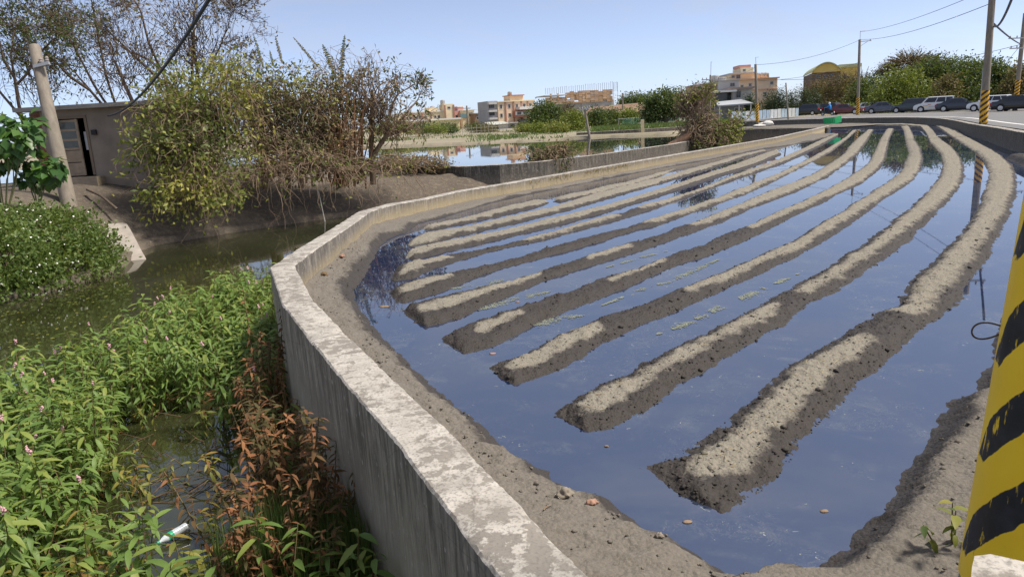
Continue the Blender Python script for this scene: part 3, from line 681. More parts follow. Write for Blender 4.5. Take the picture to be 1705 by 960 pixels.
zz = np.array([-2.3, -1.95, -1.62, -1.58, -1.5, -1.2, -.85, -.5, -.2, .0, .08, .1, .1, .08, 0., -.1, -.4])
q = (tq[:, None] + tn[:, None] * off[None, :, None]).reshape(-1, 2); xx = sst(-10., -7.6, q[:, 0])
z = np.tile(zz, len(tq)); z = np.where(z > -1.5, np.minimum(z, z * (1 - xx) + xx * np.minimum(z, -.66)), z)
z = z + np.where(np.tile(off, len(tq)) > .6, .10 * fbm(q, .9, 3, 2) + .04 * fbm(q, 5, 2, 3), .015 * fbm(q, 3, 2, 3))
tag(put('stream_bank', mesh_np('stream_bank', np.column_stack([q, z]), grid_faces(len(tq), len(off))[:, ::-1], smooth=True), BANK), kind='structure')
# ================================================================== POLES AND WIRES
STR_NEAR = stripe_mat('striped_pole_paint', (.92, .60, .02), (.012, .012, .014), 3.3, -.8, 1., .10, -.5)
STR_FAR = stripe_mat('striped_pole_wrap', (.78, .42, .03), (.03, .02, .012), 3.4, -.5, .4, .03)
STEEL = simple('galvanised_steel', (.42, .42, .41), .5, .6)
IRON = simple('rusty_wire', (.10, .07, .05), .7, .3)
CABLE = simple('black_cable', (.035, .04, .055), .6)
CERAM = simple('grey_insulator', (.3, .26, .24), .4)
def wire(name, a, b, r, label, cat='cable', sag=.3, group=None, n=24, mat=CABLE):
    a = np.array(a); b = np.array(b); t = np.linspace(0, 1, n)[:, None]
    p = a + (b - a) * t; p[:, 2] -= (4 * t * (1 - t))[:, 0] * sag
    return tag(tube_obj(name, [(p, np.full(n, r))], mat, None, 5), label, cat, group)
def utility_pole(label, base, top, r0, r1, stripe=0., arms=(), group=None, mat=POLEC, extra=None, name='utility_pole'):
    base = np.array(base); top = np.array(top); th = thing(name, label, 'pole', base, 0, group)
    d = top - base; H = np.linalg.norm(d); zq = Vector((0, 0, 1)).rotation_difference(Vector(d)); th.rotation_mode = 'QUATERNION'; th.rotation_quaternion = zq
    lathe('shaft', [(r0, -.3), (r0 * .995, H * .02), ((r0 + r1) / 2, H / 2), (r1, H - .03), (r1 * .9, H)], 20, mat, th)
    if stripe:
        f = r1 + (r0 - r1) * (1 - stripe / H)
        lathe('stripe_wrap', [(r0 + .012, .05), (f + .012, stripe), (f, stripe)], 24, STR_FAR, th)
    for z, L0, L1, kind in arms:
        b = MB()
        if kind == 'arm':
            b.box(-L0, L1, -.05 - r1, .05 - r1, H - z - .05, H - z + .05); b.build('crossarm', STEEL, th)
            for x in (-L0 * .9, -L0 * .45, L1 * .45, L1 * .9):
                if abs(x) > .15: lathe('insulator', [(.03, 0), (.06, .04), (.04, .08), (.06, .12), (.03, .18)], 8, CERAM, th, (x, -r1, H - z + .05))
        if kind == 'rod':
            b.bar((r1 * .3, 0, H - .1), (r1 * .3, 0, H + L0), .028); b.bar((r1 * .3, 0, H + L0 - .02), (r1 * .3 + L1, 0, H + L0 - .02), .022); b.build('mast_rod', STEEL, th)
        if kind == 'brace':
            b.box(r1 * .8, r1 + L1, -.04, .04, H - z - .04, H - z + .04); b.bar((r1 * .8, 0, H - z - .55), (r1 + L1 * .7, 0, H - z), .025); b.build('bracket_arm', STEEL, th)
            lathe('insulator', [(.03, 0), (.06, .04), (.04, .08), (.06, .12), (.03, .18)], 8, CERAM, th, (r1 + L1 * .9, 0, H - z + .04))
    return th
# the near pole, yellow and black, at the edge of the bridge deck
pb = np.array([1.52, 1.92, -.02]); ptop = pb + np.array([.62, .05, 8.2])
th = thing('striped_pole', 'thick yellow and black striped pole at the corner of the field', 'pole', pb)
th.rotation_mode = 'QUATERNION'; th.rotation_quaternion = Vector((0, 0, 1)).rotation_difference(Vector(ptop - pb))
lathe('shaft', [(.2, -.4), (.196, 0), (.19, 2.2), (.165, 4.4), (.14, 8.2)], 48, POLEC, th)
lathe('stripe_wrap', [(.201, .02), (.1945, 2.2), (.1935, 2.35), (.19, 2.35)], 64, STR_NEAR, th)
t = np.linspace(0, 1, 40); an = t * 2 * np.pi
lp = V(1672, 545, 2.05); mx = 2.05 / F
pts = np.array([lp + np.array([(-34 + 34 * math.cos(a_)) * mx, -.03 * math.sin(a_ / 2), (13.5 * math.sin(a_) * (1 - .45 * math.cos(a_))) * mx - .004 * math.cos(a_)]) for a_ in an])
wl_ = tube_obj('wire_loop', [(pts, np.full(40, .0026))], IRON, None, 6); tag(wl_, 'thin rusty wire loop sticking out of the striped pole', 'wire')
# the others
g = 'roadside utility poles with striped feet'
def gp(x, y): p = P(x, y, 0); return P(x, y, float(road_z(p)))
p1 = gp(1637, 207); utility_pole('tall utility pole with long striped foot by the edge line, beside the white hatchback', p1, V(1656, -60, p1[1]), .19, .15, 1.75,
    [(.8, .9, .9, 'arm'), (1.5, .7, .7, 'arm')], g)
p2 = gp(1428, 191.5); utility_pole('utility pole with bracket arm and mast rod, striped foot beside the white saloon', p2, V(1431.5, 66, p2[1]), .2, .15, 2.2, [(.9, 1.0, .6, 'rod'), (.25, 0, 1.3, 'brace')], g)
p3 = gp(1261, 203); utility_pole('utility pole with single mast rod, striped foot before the blue fence', p3, V(1258, 107, p3[1]), .19, .14, 2.1, [(.5, .75, .35, 'rod')], g)
p4 = P(1690, 181, 0); utility_pole('utility pole with striped foot behind the black car at the frame of trees', p4, V(1707, 22, p4[1]), .21, .16, 2.6, [(2.2, 1.4, 1.4, 'arm'), (3.1, 1.2, 1.2, 'arm')], g)
p5 = gp(1312.5, 199); utility_pole('thin bare wooden pole standing in front of the blue fence end', p5, V(1308.5, 138, p5[1]), .1, .075)
p6 = V(1181, 203, 84); p6[2] = -.3; utility_pole('slender pole with insulator crossarm behind the uprooted tree', p6, V(1183, 125, 84), .14, .1, 0, [(.5, 1.0, 1.0, 'arm'), (.1, 1.4, .1, 'rod')])
p7 = V(981, 217, 70); p7[2] = -.35; utility_pole('leaning wooden pole between the round trees beyond the pond', p7, V(973, 179, 70), .13, .1, 0, [(.15, .5, .5, 'arm')])
p8 = V(1037, 182, 150); p8[2] = -.35; utility_pole('grey pole at the end of the unfinished building', p8, V(1036.5, 155, 150), .2, .16, 0, [(.5, 1.1, 1.1, 'arm')])
p9 = V(780, 217, 165); p9[2] = -.35; utility_pole('grey pole beside the low yellow hall', p9, V(777, 176, 165), .22, .17, 0, [(.6, .8, .8, 'arm')])
p10 = V(1632, 181, 70); p10[2] = -.1; utility_pole('slim pale post behind the tall striped foot pole', p10, V(1638, 112, 70), .09, .07, mat=STEEL)
# hut pole
p11 = V(118, 352, 23.2); utility_pole('weathered round concrete pole leaning beside the hut', p11 - np.array([0, 0, .2]), V(57, 76, 24.6), .235, .17, 0, [(.75, .05, .45, 'arm')])
wire('power_cable', V(180, 193, 25.9), V(372, -40, 9.5), .028, 'twisted black cable dropping from above to the hut front', sag=.35, n=40)
gw = 'thin wires strung along the road'
wire('overhead_wire', V(1432, 66, p2[1]), V(1652, 5, p1[1]), .018, 'upper wire from the bracket arm pole to the tall striped foot pole', 'wire', .5, gw)
wire('overhead_wire', V(1433, 53, p2[1]), V(1652, -20, p1[1]), .016, 'topmost wire from the mast rod to the tall striped foot pole', 'wire', .4, gw)
wire('overhead_wire', V(1259, 108, p3[1]), V(1431, 67, p2[1]), .02, 'wire from the single mast rod pole up to the bracket arm pole', 'wire', .6, gw)
wire('overhead_wire', V(1258, 135, p3[1]), V(1430, 104, p2[1]), .02, 'lower wire from the single mast rod pole to the middle of the bracket arm pole', 'wire', .5, gw)
wire('overhead_wire', V(1183, 132, 84), V(1258, 112, p3[1]), .015, 'short wire from the insulator pole to the single mast rod pole', 'wire', .4, gw)
wire('overhead_wire', V(1300, 133, 95), V(1701, 74, p4[1]), .022, 'long low wire passing above the cars to the pole behind the black car', 'wire', .8, gw)
wire('overhead_wire', V(1655, 40, p1[1]), V(1700, 74, p4[1]), .05, 'thick dark cable from the tall pole to the pole behind the black car', 'cable', .1)
wire('overhead_wire', V(1655, 44, p1[1]), V(1690, -15, 24), .045, 'thick dark cable rising from the tall pole', 'cable', .35)
wire('overhead_wire', V(1699, 76, p4[1]), V(1673, 108, 80), .02, 'guy wire slanting down from the pole behind the black car', 'wire', .0)
wire('overhead_wire', V(778, 181, 165), V(840, 184, 200), .02, 'thin wire from the grey pole to the peach house', 'wire', .3)
wire('overhead_wire', V(1036, 156, 150), V(1183, 150, 110), .022, 'thin wire from the unfinished building towards the peach tower block', 'wire', .5)

# ---- pale concrete block at the near corner
def rough_block(name, c8, mat, label, cat, amp=.012, seed=1, n=7):
    """a box with eight given corners, gridded and roughened"""
    c = np.array(c8, float); V_ = []; F_ = []; off = 0; k = np.linspace(0, 1, n)
    for q in [(0,3,2,1),(4,5,6,7),(0,1,5,4),(1,2,6,5),(2,3,7,6),(3,0,4,7)]:
        a, b_, c_, d_ = c[list(q)]; u, w_ = np.meshgrid(k, k, indexing='ij'); u = u[..., None]; w_ = w_[..., None]
        V_.append(((a * (1 - u) + b_ * u) * (1 - w_) + (d_ * (1 - u) + c_ * u) * w_).reshape(-1, 3)); F_.append(grid_faces(n, n)[:, ::-1] + off); off += n * n
    v = np.concatenate(V_); ctr = c.mean(0); ext = np.abs(c - ctr).max(0)
    e = (np.abs(v - ctr) / ext > .97).sum(1); v = v - (v - ctr) * np.where(e >= 2, .03, 0)[:, None]
    v = v + np.column_stack([fbm(v + 3, 4, 3, seed), fbm(v + 9, 4, 3, seed + 1), fbm(v + 5, 4, 3, seed + 2)]) * amp
    o = put(name, mesh_np(name, v, np.concatenate(F_), smooth=True), mat); o.data.set_sharp_from_angle(angle=R(45)); return tag(o, label, cat)
tp = [P(1622, 914, .55), P(1800, 950, .55), P(1830, 1190, .55), P(1600, 1120, .55)]
tp = [tp[3], tp[2], tp[1], tp[0]]
rough_block('concrete_block', [np.array([p[0], p[1], -.05]) for p in tp] + tp, PALE, 'whitewashed concrete guard block at the foot of the striped pole', 'block', .008)
# sloping abutment by the stream
a0, a1, a2, a3 = V(168, 374, 22.6), V(211, 370, 23.0), V(247, 438, 20.2), V(205, 449, 19.8)
dn = np.array([0, 0, -1.2]); back = np.array([-1.3, .9, -.2])
rough_block('concrete_abutment', [a3 + back + dn, a3 + dn, a2 + dn, a2 + np.array([0.2, 1.6, -1.2]), a0 + back, a0, a1, a1 + np.array([.2, 1.0, -.3])] if False else
            [a3 + dn, a2 + dn, a1 + dn * 2.2, a0 + dn * 2.2, a3, a2, a1, a0], simple('slab_concrete', (.33, .29, .245), .9, 0, .3, 2.5), 'sloping grey concrete slab dipping into the stream by the flowering bush', 'slab', .01)  # warm grey concrete, mottled at random

# ================================================================== CARS
TYRE = simple('tyre', (.02, .02, .02), .8); RIM = simple('alloy_rim', (.5, .5, .5), .35, .8); GLASSC = simple('car_glass', (.012, .015, .022), .08, 0, .1, 3, .8, 0)
PLATE = simple('plate_white', (.75, .75, .75), .5); REDL = simple('tail_lamp', (.45, .02, .02), .25); HEADL = simple('head_lamp', (.75, .78, .8), .15); TRIM = simple('black_trim', (.018, .018, .02), .6)
def paint(name, c, r=.28):
    k = N(name); n1 = k.noise(k.pos(), 3, 3)
    return k.done(k.bsdf(Base_Color=k.mix(n1, tuple(np.array(c) * .9), c), Roughness=r, Coat_Weight=.6, Coat_Roughness=.08))
KIND = {  # length, width, height, hood z, belt z, x of cabin foot/roof front/roof rear/foot rear (from the front, 0..1)
 'suv': (4.5, 1.82, 1.66, 1.0, 1.06, .25, .41, .90, .985), 'sedan': (4.6, 1.8, 1.44, .88, .93, .26, .43, .70, .90), 'hatch': (4.2, 1.76, 1.52, .93, .98, .22, .38, .86, .985), 'van': (4.4, 1.72, 1.72, .98, 1.02, .16, .33, .93, .99)}
def car(label, kind, col, x, y, dx, dy, decal=False, zoff=0.):
    """x, y: photo foot of the middle of the car; (dx, dy): direction it faces"""
    L, W, H, hz, bz, c0, c1, c2, c3 = KIND[kind]; L2 = L / 2
    p = gp(x, y); th = thing('car', label, 'car', p, math.atan2(dy, dx), 'cars on the curved road')
    X = lambda f: L2 - f * L                      # f = 0 at the nose
    body = MB(); st = [(0., .36, hz - .34, .80), (.015, .26, hz - .2, .90), (.07, .22, hz - .08, .98), (c0, .2, hz + .02, 1.), (c0 + .05, .2, bz, 1.), (.6, .2, bz + .02, 1.), (.9, .22, bz + .02, .99), (.97, .26, bz - .02, .94), (1., .4, bz - .18, .86)]
    v = []; m_ = 8
    for f, z0, z1, wf in st:
        w_ = W / 2 * wf
        v += [(X(f), -w_ * .86, z0), (X(f), -w_, z0 + .16), (X(f), -w_ * 1.0, (z0 + z1) * .55), (X(f), -w_ * .93, z1), (X(f), w_ * .93, z1), (X(f), w_, (z0 + z1) * .55), (X(f), w_, z0 + .16), (X(f), w_ * .86, z0)]
    fc = []
    for i in range(len(st) - 1):
        for k in range(m_): fc.append((i*m_+k, i*m_+(k+1)%m_, (i+1)*m_+(k+1)%m_, (i+1)*m_+k))
    fc += [tuple(range(m_))[::-1], tuple(range((len(st)-1)*m_, len(st)*m_))]
    body.add(v, fc); pm = paint('paint_' + label.split()[0] + kind + str(int(x)), col); bo = body.build('body', pm, th, smooth=True)
    wb, wr = W / 2 * .90, W / 2 * .74
    cab = MB(); cab.hexa([(X(c3), -wb, bz - .03), (X(c0 + .02), -wb, bz - .06), (X(c0 + .02), wb, bz - .06), (X(c3), wb, bz - .03), (X(c2), -wr, H - .03), (X(c1), -wr, H - .02), (X(c1), wr, H - .02), (X(c2), wr, H - .03)])
    cab.hexa([(X(c2), -wr, H - .03), (X(c1), -wr, H - .02), (X(c1), wr, H - .02), (X(c2), wr, H - .03), (X(c2 - .03), -wr * .9, H + .012), (X(c1 + .05), -wr * .9, H + .02), (X(c1 + .05), wr * .9, H + .02), (X(c2 - .03), wr * .9, H + .012)])
    cab.build('cabin', pm, th)
    def pane(name, q, out_):
        b = MB(); q = [np.array(a_) for a_ in q]; o_ = np.array(out_); b.hexa([a_ - o_ * .01 for a_ in q] + [a_ + o_ * .012 for a_ in q]); return b.build(name, GLASSC, th)
    lerp = lambda a_, b__, t_: np.array(a_) * (1 - t_) + np.array(b__) * t_
    fb, ft = X(c0 + .02), X(c1); rb, rt = X(c3), X(c2)
    A = lambda xb, xt, wbb, wtt, t_, s_: lerp((xb, s_ * wbb, bz - .04), (xt, s_ * wtt, H - .025), t_)
    pane('windscreen', [A(fb, ft, wb * .93, wr * .93, .12, -1), A(fb, ft, wb * .93, wr * .93, .12, 1), A(fb, ft, wb * .93, wr * .93, .95, 1), A(fb, ft, wb * .93, wr * .93, .95, -1)], (.7, 0, .6))
    pane('rear_window', [A(rb, rt, wb * .88, wr * .9, .25, 1), A(rb, rt, wb * .88, wr * .9, .25, -1), A(rb, rt, wb * .88, wr * .9, .93, -1), A(rb, rt, wb * .88, wr * .9, .93, 1)], (-.9, 0, .4))
    for s_ in (-1, 1):
        for u0, u1 in ((.06, .40), (.43, .70), (.73, .95)):
            if kind == 'sedan' and u0 > .7: continue
            q = []
            for u, t_ in ((u0, .18), (u1, .18), (u1, .92), (u0, .92)):
                xb_ = fb + (rb - fb) * u; xt_ = ft + (rt - ft) * u; q.append(A(xb_, xt_, wb, wr, t_, s_))
            if s_ > 0: q = q[::-1]
            pane('side_window', q, (0, s_, .2))
        for f in (.19, .80):
            wx = X(f); wh = lathe('wheel', [(.31, -.1), (.33, -.07), (.33, .07), (.31, .1)], 22, TYRE, th, (wx, s_ * (W / 2 - .07), .33), (R(90), 0, 0))
            rm = lathe('rim', [(.05, .0), (.215, .0), (.215, .02), (.05, .035)], 14, RIM, wh, (0, 0, .09 if s_ < 0 else -.115)); 
            ar = lathe('wheel_arch', [(.38, -.02), (.38, .02)], 22, TRIM, th, (wx, s_ * (W / 2 - .012), .36), (R(90), 0, 0))
        b = MB(); b.hexa([(X(.012), s_ * W * .20, hz - .30), (X(.05), s_ * W * .455, hz - .28), (X(.11), s_ * W * .47, hz - .26), (X(.06), s_ * W * .25, hz - .28), (X(.035), s_ * W * .20, hz - .17), (X(.06), s_ * W * .45, hz - .15), (X(.13), s_ * W * .475, hz - .13), (X(.08), s_ * W * .25, hz - .14)]); b.build('headlight', HEADL, th)
        b = MB(); zt = bz - .04 if kind == 'sedan' else bz + .08
        b.box(X(1.0) - .012, X(.955), min(s_ * W * .30, s_ * W * .455), max(s_ * W * .30, s_ * W * .455), zt - .30, zt - .06); b.build('tail_light', REDL, th)
        b = MB(); b.box(X(c0 + .09), X(c0 + .06), min(s_ * W * .49, s_ * W * .59), max(s_ * W * .49, s_ * W * .59), bz, bz + .13); b.build('mirror', pm, th)
    b = MB(); b.box(X(.0) - .02, X(0) + .012, -W * .26, W * .26, .42, .60); b.build('grille', TRIM, th)
    b = MB(); b.box(X(0) + .012, X(0) + .03, -.19, .19, .40, .55); b.build('number_plate', PLATE, th)
    b = MB(); b.box(X(1.) - .03, X(1.) - .0, -.19, .19, .62, .78); b.build('number_plate', PLATE, th)
    b = MB(); b.box(X(.98), X(.02), -W * .45, W * .45, .17, .30); b.build('underbody', TRIM, th)
    if decal:
        for k, (xx_, zz_, ww, hh, c) in enumerate([(.9, .72, .5, .12, (.75, .45, .08)), (.2, .62, .7, .1, (.5, .5, .5)), (.5, .84, .3, .1, (.7, .35, .2)), (-.5, .66, .35, .12, (.3, .35, .5))]):
            for s_ in (-1, 1):
                b = MB(); b.box(xx_ - ww / 2, xx_ + ww / 2, min(s_ * (W / 2 + .004), s_ * (W / 2 - .02)), max(s_ * (W / 2 + .004), s_ * (W / 2 - .02)), zz_ - hh / 2, zz_ + hh / 2); b.build('decal', simple('decal%d' % k, c, .5), th)
    return th
car('black estate car with pale rear window, first beyond the scooter', 'suv', (.02, .024, .03), 1341, 192.4, -.75, .66)
car('dark blue car half hidden behind the blue jacketed scooter rider', 'suv', (.018, .022, .035), 1389, 189.9, .55, -.83)
car('maroon saloon car with headlights on the curve', 'sedan', (.13, .022, .028), 1407, 190.6, .80, -.60)
car('white saloon car partly behind the striped pole foot', 'sedan', (.75, .75, .75), 1447, 188, .45, -.89)
car('slate grey saloon car with dark grille', 'sedan', (.075, .085, .12), 1472, 188.5, .80, -.60)
car('dark teal sport utility car with red tail lights', 'suv', (.03, .045, .055), 1517, 187.2, -.62, .78)
car('white van with coloured decals on its side', 'van', (.76, .76, .74), 1556, 186, -.80, .60, True)
car('navy saloon car with bright number plate between the white van and the tall pole', 'sedan', (.025, .032, .05), 1597, 185, .72, -.69)
car('white hatchback behind the tall striped foot pole', 'hatch', (.78, .79, .80), 1650, 184.5, -.62, .78)
car('black saloon car cut by the edge of the view', 'sedan', (.014, .016, .018), 1698, 184.2, .66, -.75)

# ---- scooter and rider
sp = gp(1378, 192.6); hd = math.atan2(.75, -.66)
th = thing('scooter', 'dark scooter ridden away along the curve', 'scooter', sp, hd)
b = MB(); b.hexa([(-.75, -.14, .45), (-.1, -.16, .32), (-.1, .16, .32), (-.75, .14, .45), (-.85, -.12, .72), (-.15, -.14, .76), (-.15, .14, .76), (-.85, .12, .72)]); b.hexa([(-.2, -.15, .25), (.5, -.13, .25), (.5, .13, .25), (-.2, .15, .25), (-.2, -.15, .34), (.5, -.13, .36), (.5, .13, .36), (-.2, .15, .34)]); b.hexa([(.42, -.18, .3), (.55, -.16, .3), (.55, .16, .3), (.42, .18, .3), (.50, -.14, .98), (.60, -.10, .95), (.60, .10, .95), (.50, .14, .98)]); b.build('body', TRIM, th)
b = MB(); b.bar((.5, -.33, 1.02), (.5, .33, 1.02), .022); b.build('handlebar', TRIM, th)
for xw in (-.62, .68):
    wh = lathe('wheel', [(.20, -.05), (.24, -.03), (.24, .03), (.20, .05)], 18, TYRE, th, (xw, 0, .24), (R(90), 0, 0)); lathe('rim', [(.03, -.052), (.14, -.052), (.14, .052), (.03, .052)], 12, RIM, wh)
b = MB(); b.box(-.9, -.86, -.1, .1, .52, .62); b.build('tail_light', REDL, th)
b = MB(); b.box(-.93, -.9, -.12, .12, .36, .5); b.build('number_plate', PLATE, th)
def skin_person(th, joints, edges, rad, mat, name='body'):
    me = bpy.data.meshes.new(name); me.from_pydata(joints, edges, []); me.update(); o = put(name, me, mat, th)
    md = o.modifiers.new('skin', 'SKIN'); md.use_smooth_shade = True
    for i, r_ in enumerate(rad): me.skin_vertices[0].data[i].radius = (r_, r_)
    me.skin_vertices[0].data[0].use_root = True
    sb = o.modifiers.new('sub', 'SUBSURF'); sb.levels = 2; sb.render_levels = 2
    return o
BLUEJ = simple('blue_jacket', (.02, .20, .55), .6); SKIN = simple('skin', (.45, .28, .2), .6); HELM = simple('white_helmet', (.72, .74, .78), .25); PANTS = simple('dark_trousers', (.03, .03, .04), .8)
th = thing('person', 'rider in bright blue jacket and pale helmet on the scooter', 'person', sp, hd)
J = [(-.35, 0, .82), (-.33, 0, 1.05), (-.27, 0, 1.3), (-.25, 0, 1.42), (-.23, 0, 1.52), (-.21, 0, 1.62), (-.27, .2, 1.36), (-.05, .27, 1.14), (.3, .29, 1.05), (.44, .28, 1.04), (-.27, -.2, 1.36), (-.05, -.27, 1.14), (.3, -.29, 1.05), (.44, -.28, 1.04),
     (-.3, .13, .82), (.1, .19, .76), (.16, .17, .4), (.3, .17, .38), (-.3, -.13, .82), (.1, -.19, .76), (.16, -.17, .4), (.3, -.17, .38)]
EE = [(0,1),(1,2),(2,3),(3,4),(4,5),(2,6),(6,7),(7,8),(8,9),(2,10),(10,11),(11,12),(12,13),(0,14),(14,15),(15,16),(16,17),(0,18),(18,19),(19,20),(20,21)]
RR = [.17,.17,.19,.08,.07,.1,.085,.065,.05,.045,.085,.065,.05,.045,.1,.085,.06,.05,.1,.085,.06,.05]
skin_person(th, J, EE, RR, BLUEJ)
lathe('helmet', [(.10, -.12), (.135, -.06), (.145, .02), (.12, .1), (.06, .145), (.01, .155)], 16, HELM, th, (-.2, 0, 1.64))
b = MB()
for s_ in (-1, 1): b.bar((-.3, s_ * .13, .80), (.12, s_ * .19, .755), .105, .092, 10); b.bar((.11, s_ * .19, .77), (.16, s_ * .17, .40), .088, .066, 10)
b.build('trousers', PANTS, th, smooth=True)

# ---- fence of pale blue sheets along the far road side, green sheet, white sacks
FENB = simple('pale_blue_sheet', (.42, .52, .60), .6, 0, .3, 1.5); FENW = simple('white_sheet', (.62, .64, .64), .6, 0, .2, 1.5)
fp = np.array([V(1218, 199, 101.), V(1260, 198.5, 104.5), V(1334, 197, 113.)]); fp[:, 2] = -.25
th = thing('sheet_fence', 'low fence of pale blue and white corrugated sheets along the road', 'fence', (0, 0, 0))
fl = resample(fp, step=1.05); rg = np.random.default_rng(5)
for a_, b__ in zip(fl[:-1], fl[1:]):
    n = 12; t_ = np.linspace(.02, .98, n)[:, None]; q = a_ + (b__ - a_) * t_; u = unit(b__ - a_); nn = np.array([-u[1], u[0], 0]); q = q + nn * (np.where(np.arange(n) % 2, .04, 0))[:, None]; hh = 1.25 + rg.uniform(-.06, .06)
    v = np.vstack([q, q + np.array([0, 0, hh]), q + nn * .01, q + nn * .01 + np.array([0, 0, hh])]); f = []
    for k in range(n - 1): f += [(k, k+1, n+k+1, n+k), (2*n+k+1, 2*n+k, 3*n+k, 3*n+k+1), (n+k, n+k+1, 3*n+k+1, 3*n+k)]
    me = bpy.data.meshes.new('sheet_panel'); me.from_pydata(v.tolist(), [], f); me.update(); put('sheet_panel', me, FENW if rg.random() < .33 else FENB, th)
GREENP = simple('green_plastic', (.01, .36, .11), .45, 0, .2, 4)
th = thing('plastic_crate_fence', 'bright green slatted plastic sheet curved over the end of the field wall', 'plastic sheet', (0, 0, 0))
gc = np.array([V(1372, 207, 62), V(1386, 206.5, 61), V(1401, 203.5, 61.5)]); gt = np.array([V(1371, 196.5, 62), V(1386, 195.5, 61), V(1401.5, 192.5, 61.5)])
g0 = resample(smooth_line(gc, 2), n=13); g1 = resample(smooth_line(gt, 2), n=13)
for a_, b__, c_, d_ in zip(g0[:-1], g0[1:], g1[1:], g1[:-1]):
    e = (b__ - a_) * .1; nn = np.array([0, -.03, 0]); b = MB(); b.hexa([a_ + e, b__ - e, b__ - e - nn, a_ + e - nn, d_ + e, c_ - e, c_ - e - nn, d_ + e - nn]); b.build('slat', GREENP, th)
b = MB()
for k in (.15, .5, .88):
    l_ = g0 + (g1 - g0) * k
    for a_, b__ in zip(l_[:-1], l_[1:]): b.bar(a_ + np.array([0, .05, 0]), b__ + np.array([0, .05, 0]), .035, n=6)
b.build('rail', GREENP, th)
def blob(name, c, rad, mat, label=None, cat=None, seed=0, amp=.3, sub=3, group=None, parent=None, freq=1.2):
    import bmesh
    bm = bmesh.new(); bmesh.ops.create_icosphere(bm, subdivisions=sub, radius=1.0); v = np.array([q.co[:] for q in bm.verts]); f = np.array([[q.index for q in p.verts] for p in bm.faces]); bm.free()
    r_ = 1 + amp * fbm(v + seed * 7.3, freq, 3, seed); v = v * r_[:, None] * np.array(rad) + np.array(c)
    o = put(name, mesh_np(name, v, f, smooth=True), mat, parent)
    return tag(o, label, cat, group) if label else o
SACK = simple('white_sack', (.66, .64, .58), .8)
for k, (x, y, rx, rz) in enumerate([(1264, 211, .75, .16), (1272, 209.5, .85, .26), (1279, 209.5, .6, .34)]):
    c = P(x, y, -.68); blob('sack', c + np.array([0, 0, rz * .6]), (rx, .5, rz), SACK, ['flat white sack at the near end of the sack heap on the far field', 'white sack in the middle of the sack heap on the far field', 'humped white sack at the far end of the sack heap on the far field'][k], 'sack', k, .3, 3)
# ================================================================== BUILDINGS
def paintw(name, c, var=.16): return simple(name, c, .9, 0, var, .35, .15, .1)
GLASS_SHADE = simple('window_glass_and_shade', (.05, .06, .07), .12, 0, .3, .8, .6, 0); FRAMEW = paintw('window_frame_paint', (.5, .48, .45))  # dark glass for panes; also paints the shade in open bays
class Bld:
    """built in metres on its own base; x and heights given as photo pixels at the building's distance"""
    def __init__(s, name, label, D, x0, ybase, yaw=0., cat='building'):
        s.D = D; s.x0 = x0; s.m = M(D) / math.cos(PITCH) ** 0; o = V(x0, ybase, D); s.z0 = o[2]; s.zb = -.4
        s.yb = ybase; s.th = thing(name, label, cat, (o[0], o[1], s.zb), yaw)
    def X(s, px): return (px - s.x0) * s.m
    def Z(s, py): return s.z0 - s.zb + (s.yb - py) * s.m
    def box(s, name, x0, x1, yt, yb, d0, d1, mat, parent=None):
        b = MB(); b.box(s.X(x0), s.X(x1), d0, d1, s.Z(yb) if yb is not None else -.5, s.Z(yt)); return b.build(name, mat, parent or s.th)
    def win(s, x0, x1, yt, yb, d=0., frame=FRAMEW, n=2, sill=True):
        X0, X1, Z0, Z1 = s.X(x0), s.X(x1), s.Z(yb), s.Z(yt); f = .09; b = MB()
        b.box(X0 - f, X0, d - .07, d + .06, Z0 - f, Z1 + f); b.box(X1, X1 + f, d - .07, d + .06, Z0 - f, Z1 + f); b.box(X0, X1, d - .068, d + .06, Z1, Z1 + f); b.box(X0, X1, d - .068, d + .06, Z0 - f, Z0)
        w_ = b.build('window', frame, s.th)
        for k in range(n):
            a_ = X0 + (X1 - X0) * k / n; c_ = X0 + (X1 - X0) * (k + 1) / n; b = MB(); b.box(a_ + .02, c_ - .02, d - .035, d + .05, Z0, Z1); b.build('pane', GLASS_SHADE, w_)
        return w_
    def tank(s, x, yb, yt, r, d, mat, z=None):
        o = lathe('water_tank', [(r * .9, 0), (r, .08), (r, (yb - yt) * s.m * .8), (r * .7, (yb - yt) * s.m * .95), (r * .2, (yb - yt) * s.m)], 16, mat, s.th, (s.X(x), d, s.Z(yb)))
        b = MB(); rr = r * .8
        for ax_, ay_ in ((-rr, -rr), (rr, -rr), (rr, rr), (-rr, rr)): b.bar((ax_, ay_, -.9), (ax_, ay_, .1), .05, n=6)
        b.build('tank_stand', STEEL, o); return o
CREAM = paintw('cream_wall', (.74, .63, .42)); YEL = paintw('pale_yellow_wall', (.72, .64, .36)); PEACH = paintw('peach_wall', (.74, .57, .40)); REDC = paintw('red_column', (.40, .19, .14)); WHT = paintw('white_trim', (.7, .68, .63))
GREYW = paintw('grey_wall', (.36, .35, .34)); GREYL = paintw('pale_grey_wall', (.5, .49, .47)); PINKW = paintw('pink_wall', (.55, .30, .25)); TANKM = simple('steel_tank', (.5, .46, .4), .35, .7); BRNR = paintw('brown_tile_roof', (.24, .16, .11), .25); TEAL = paintw('teal_glass', (.16, .25, .27))
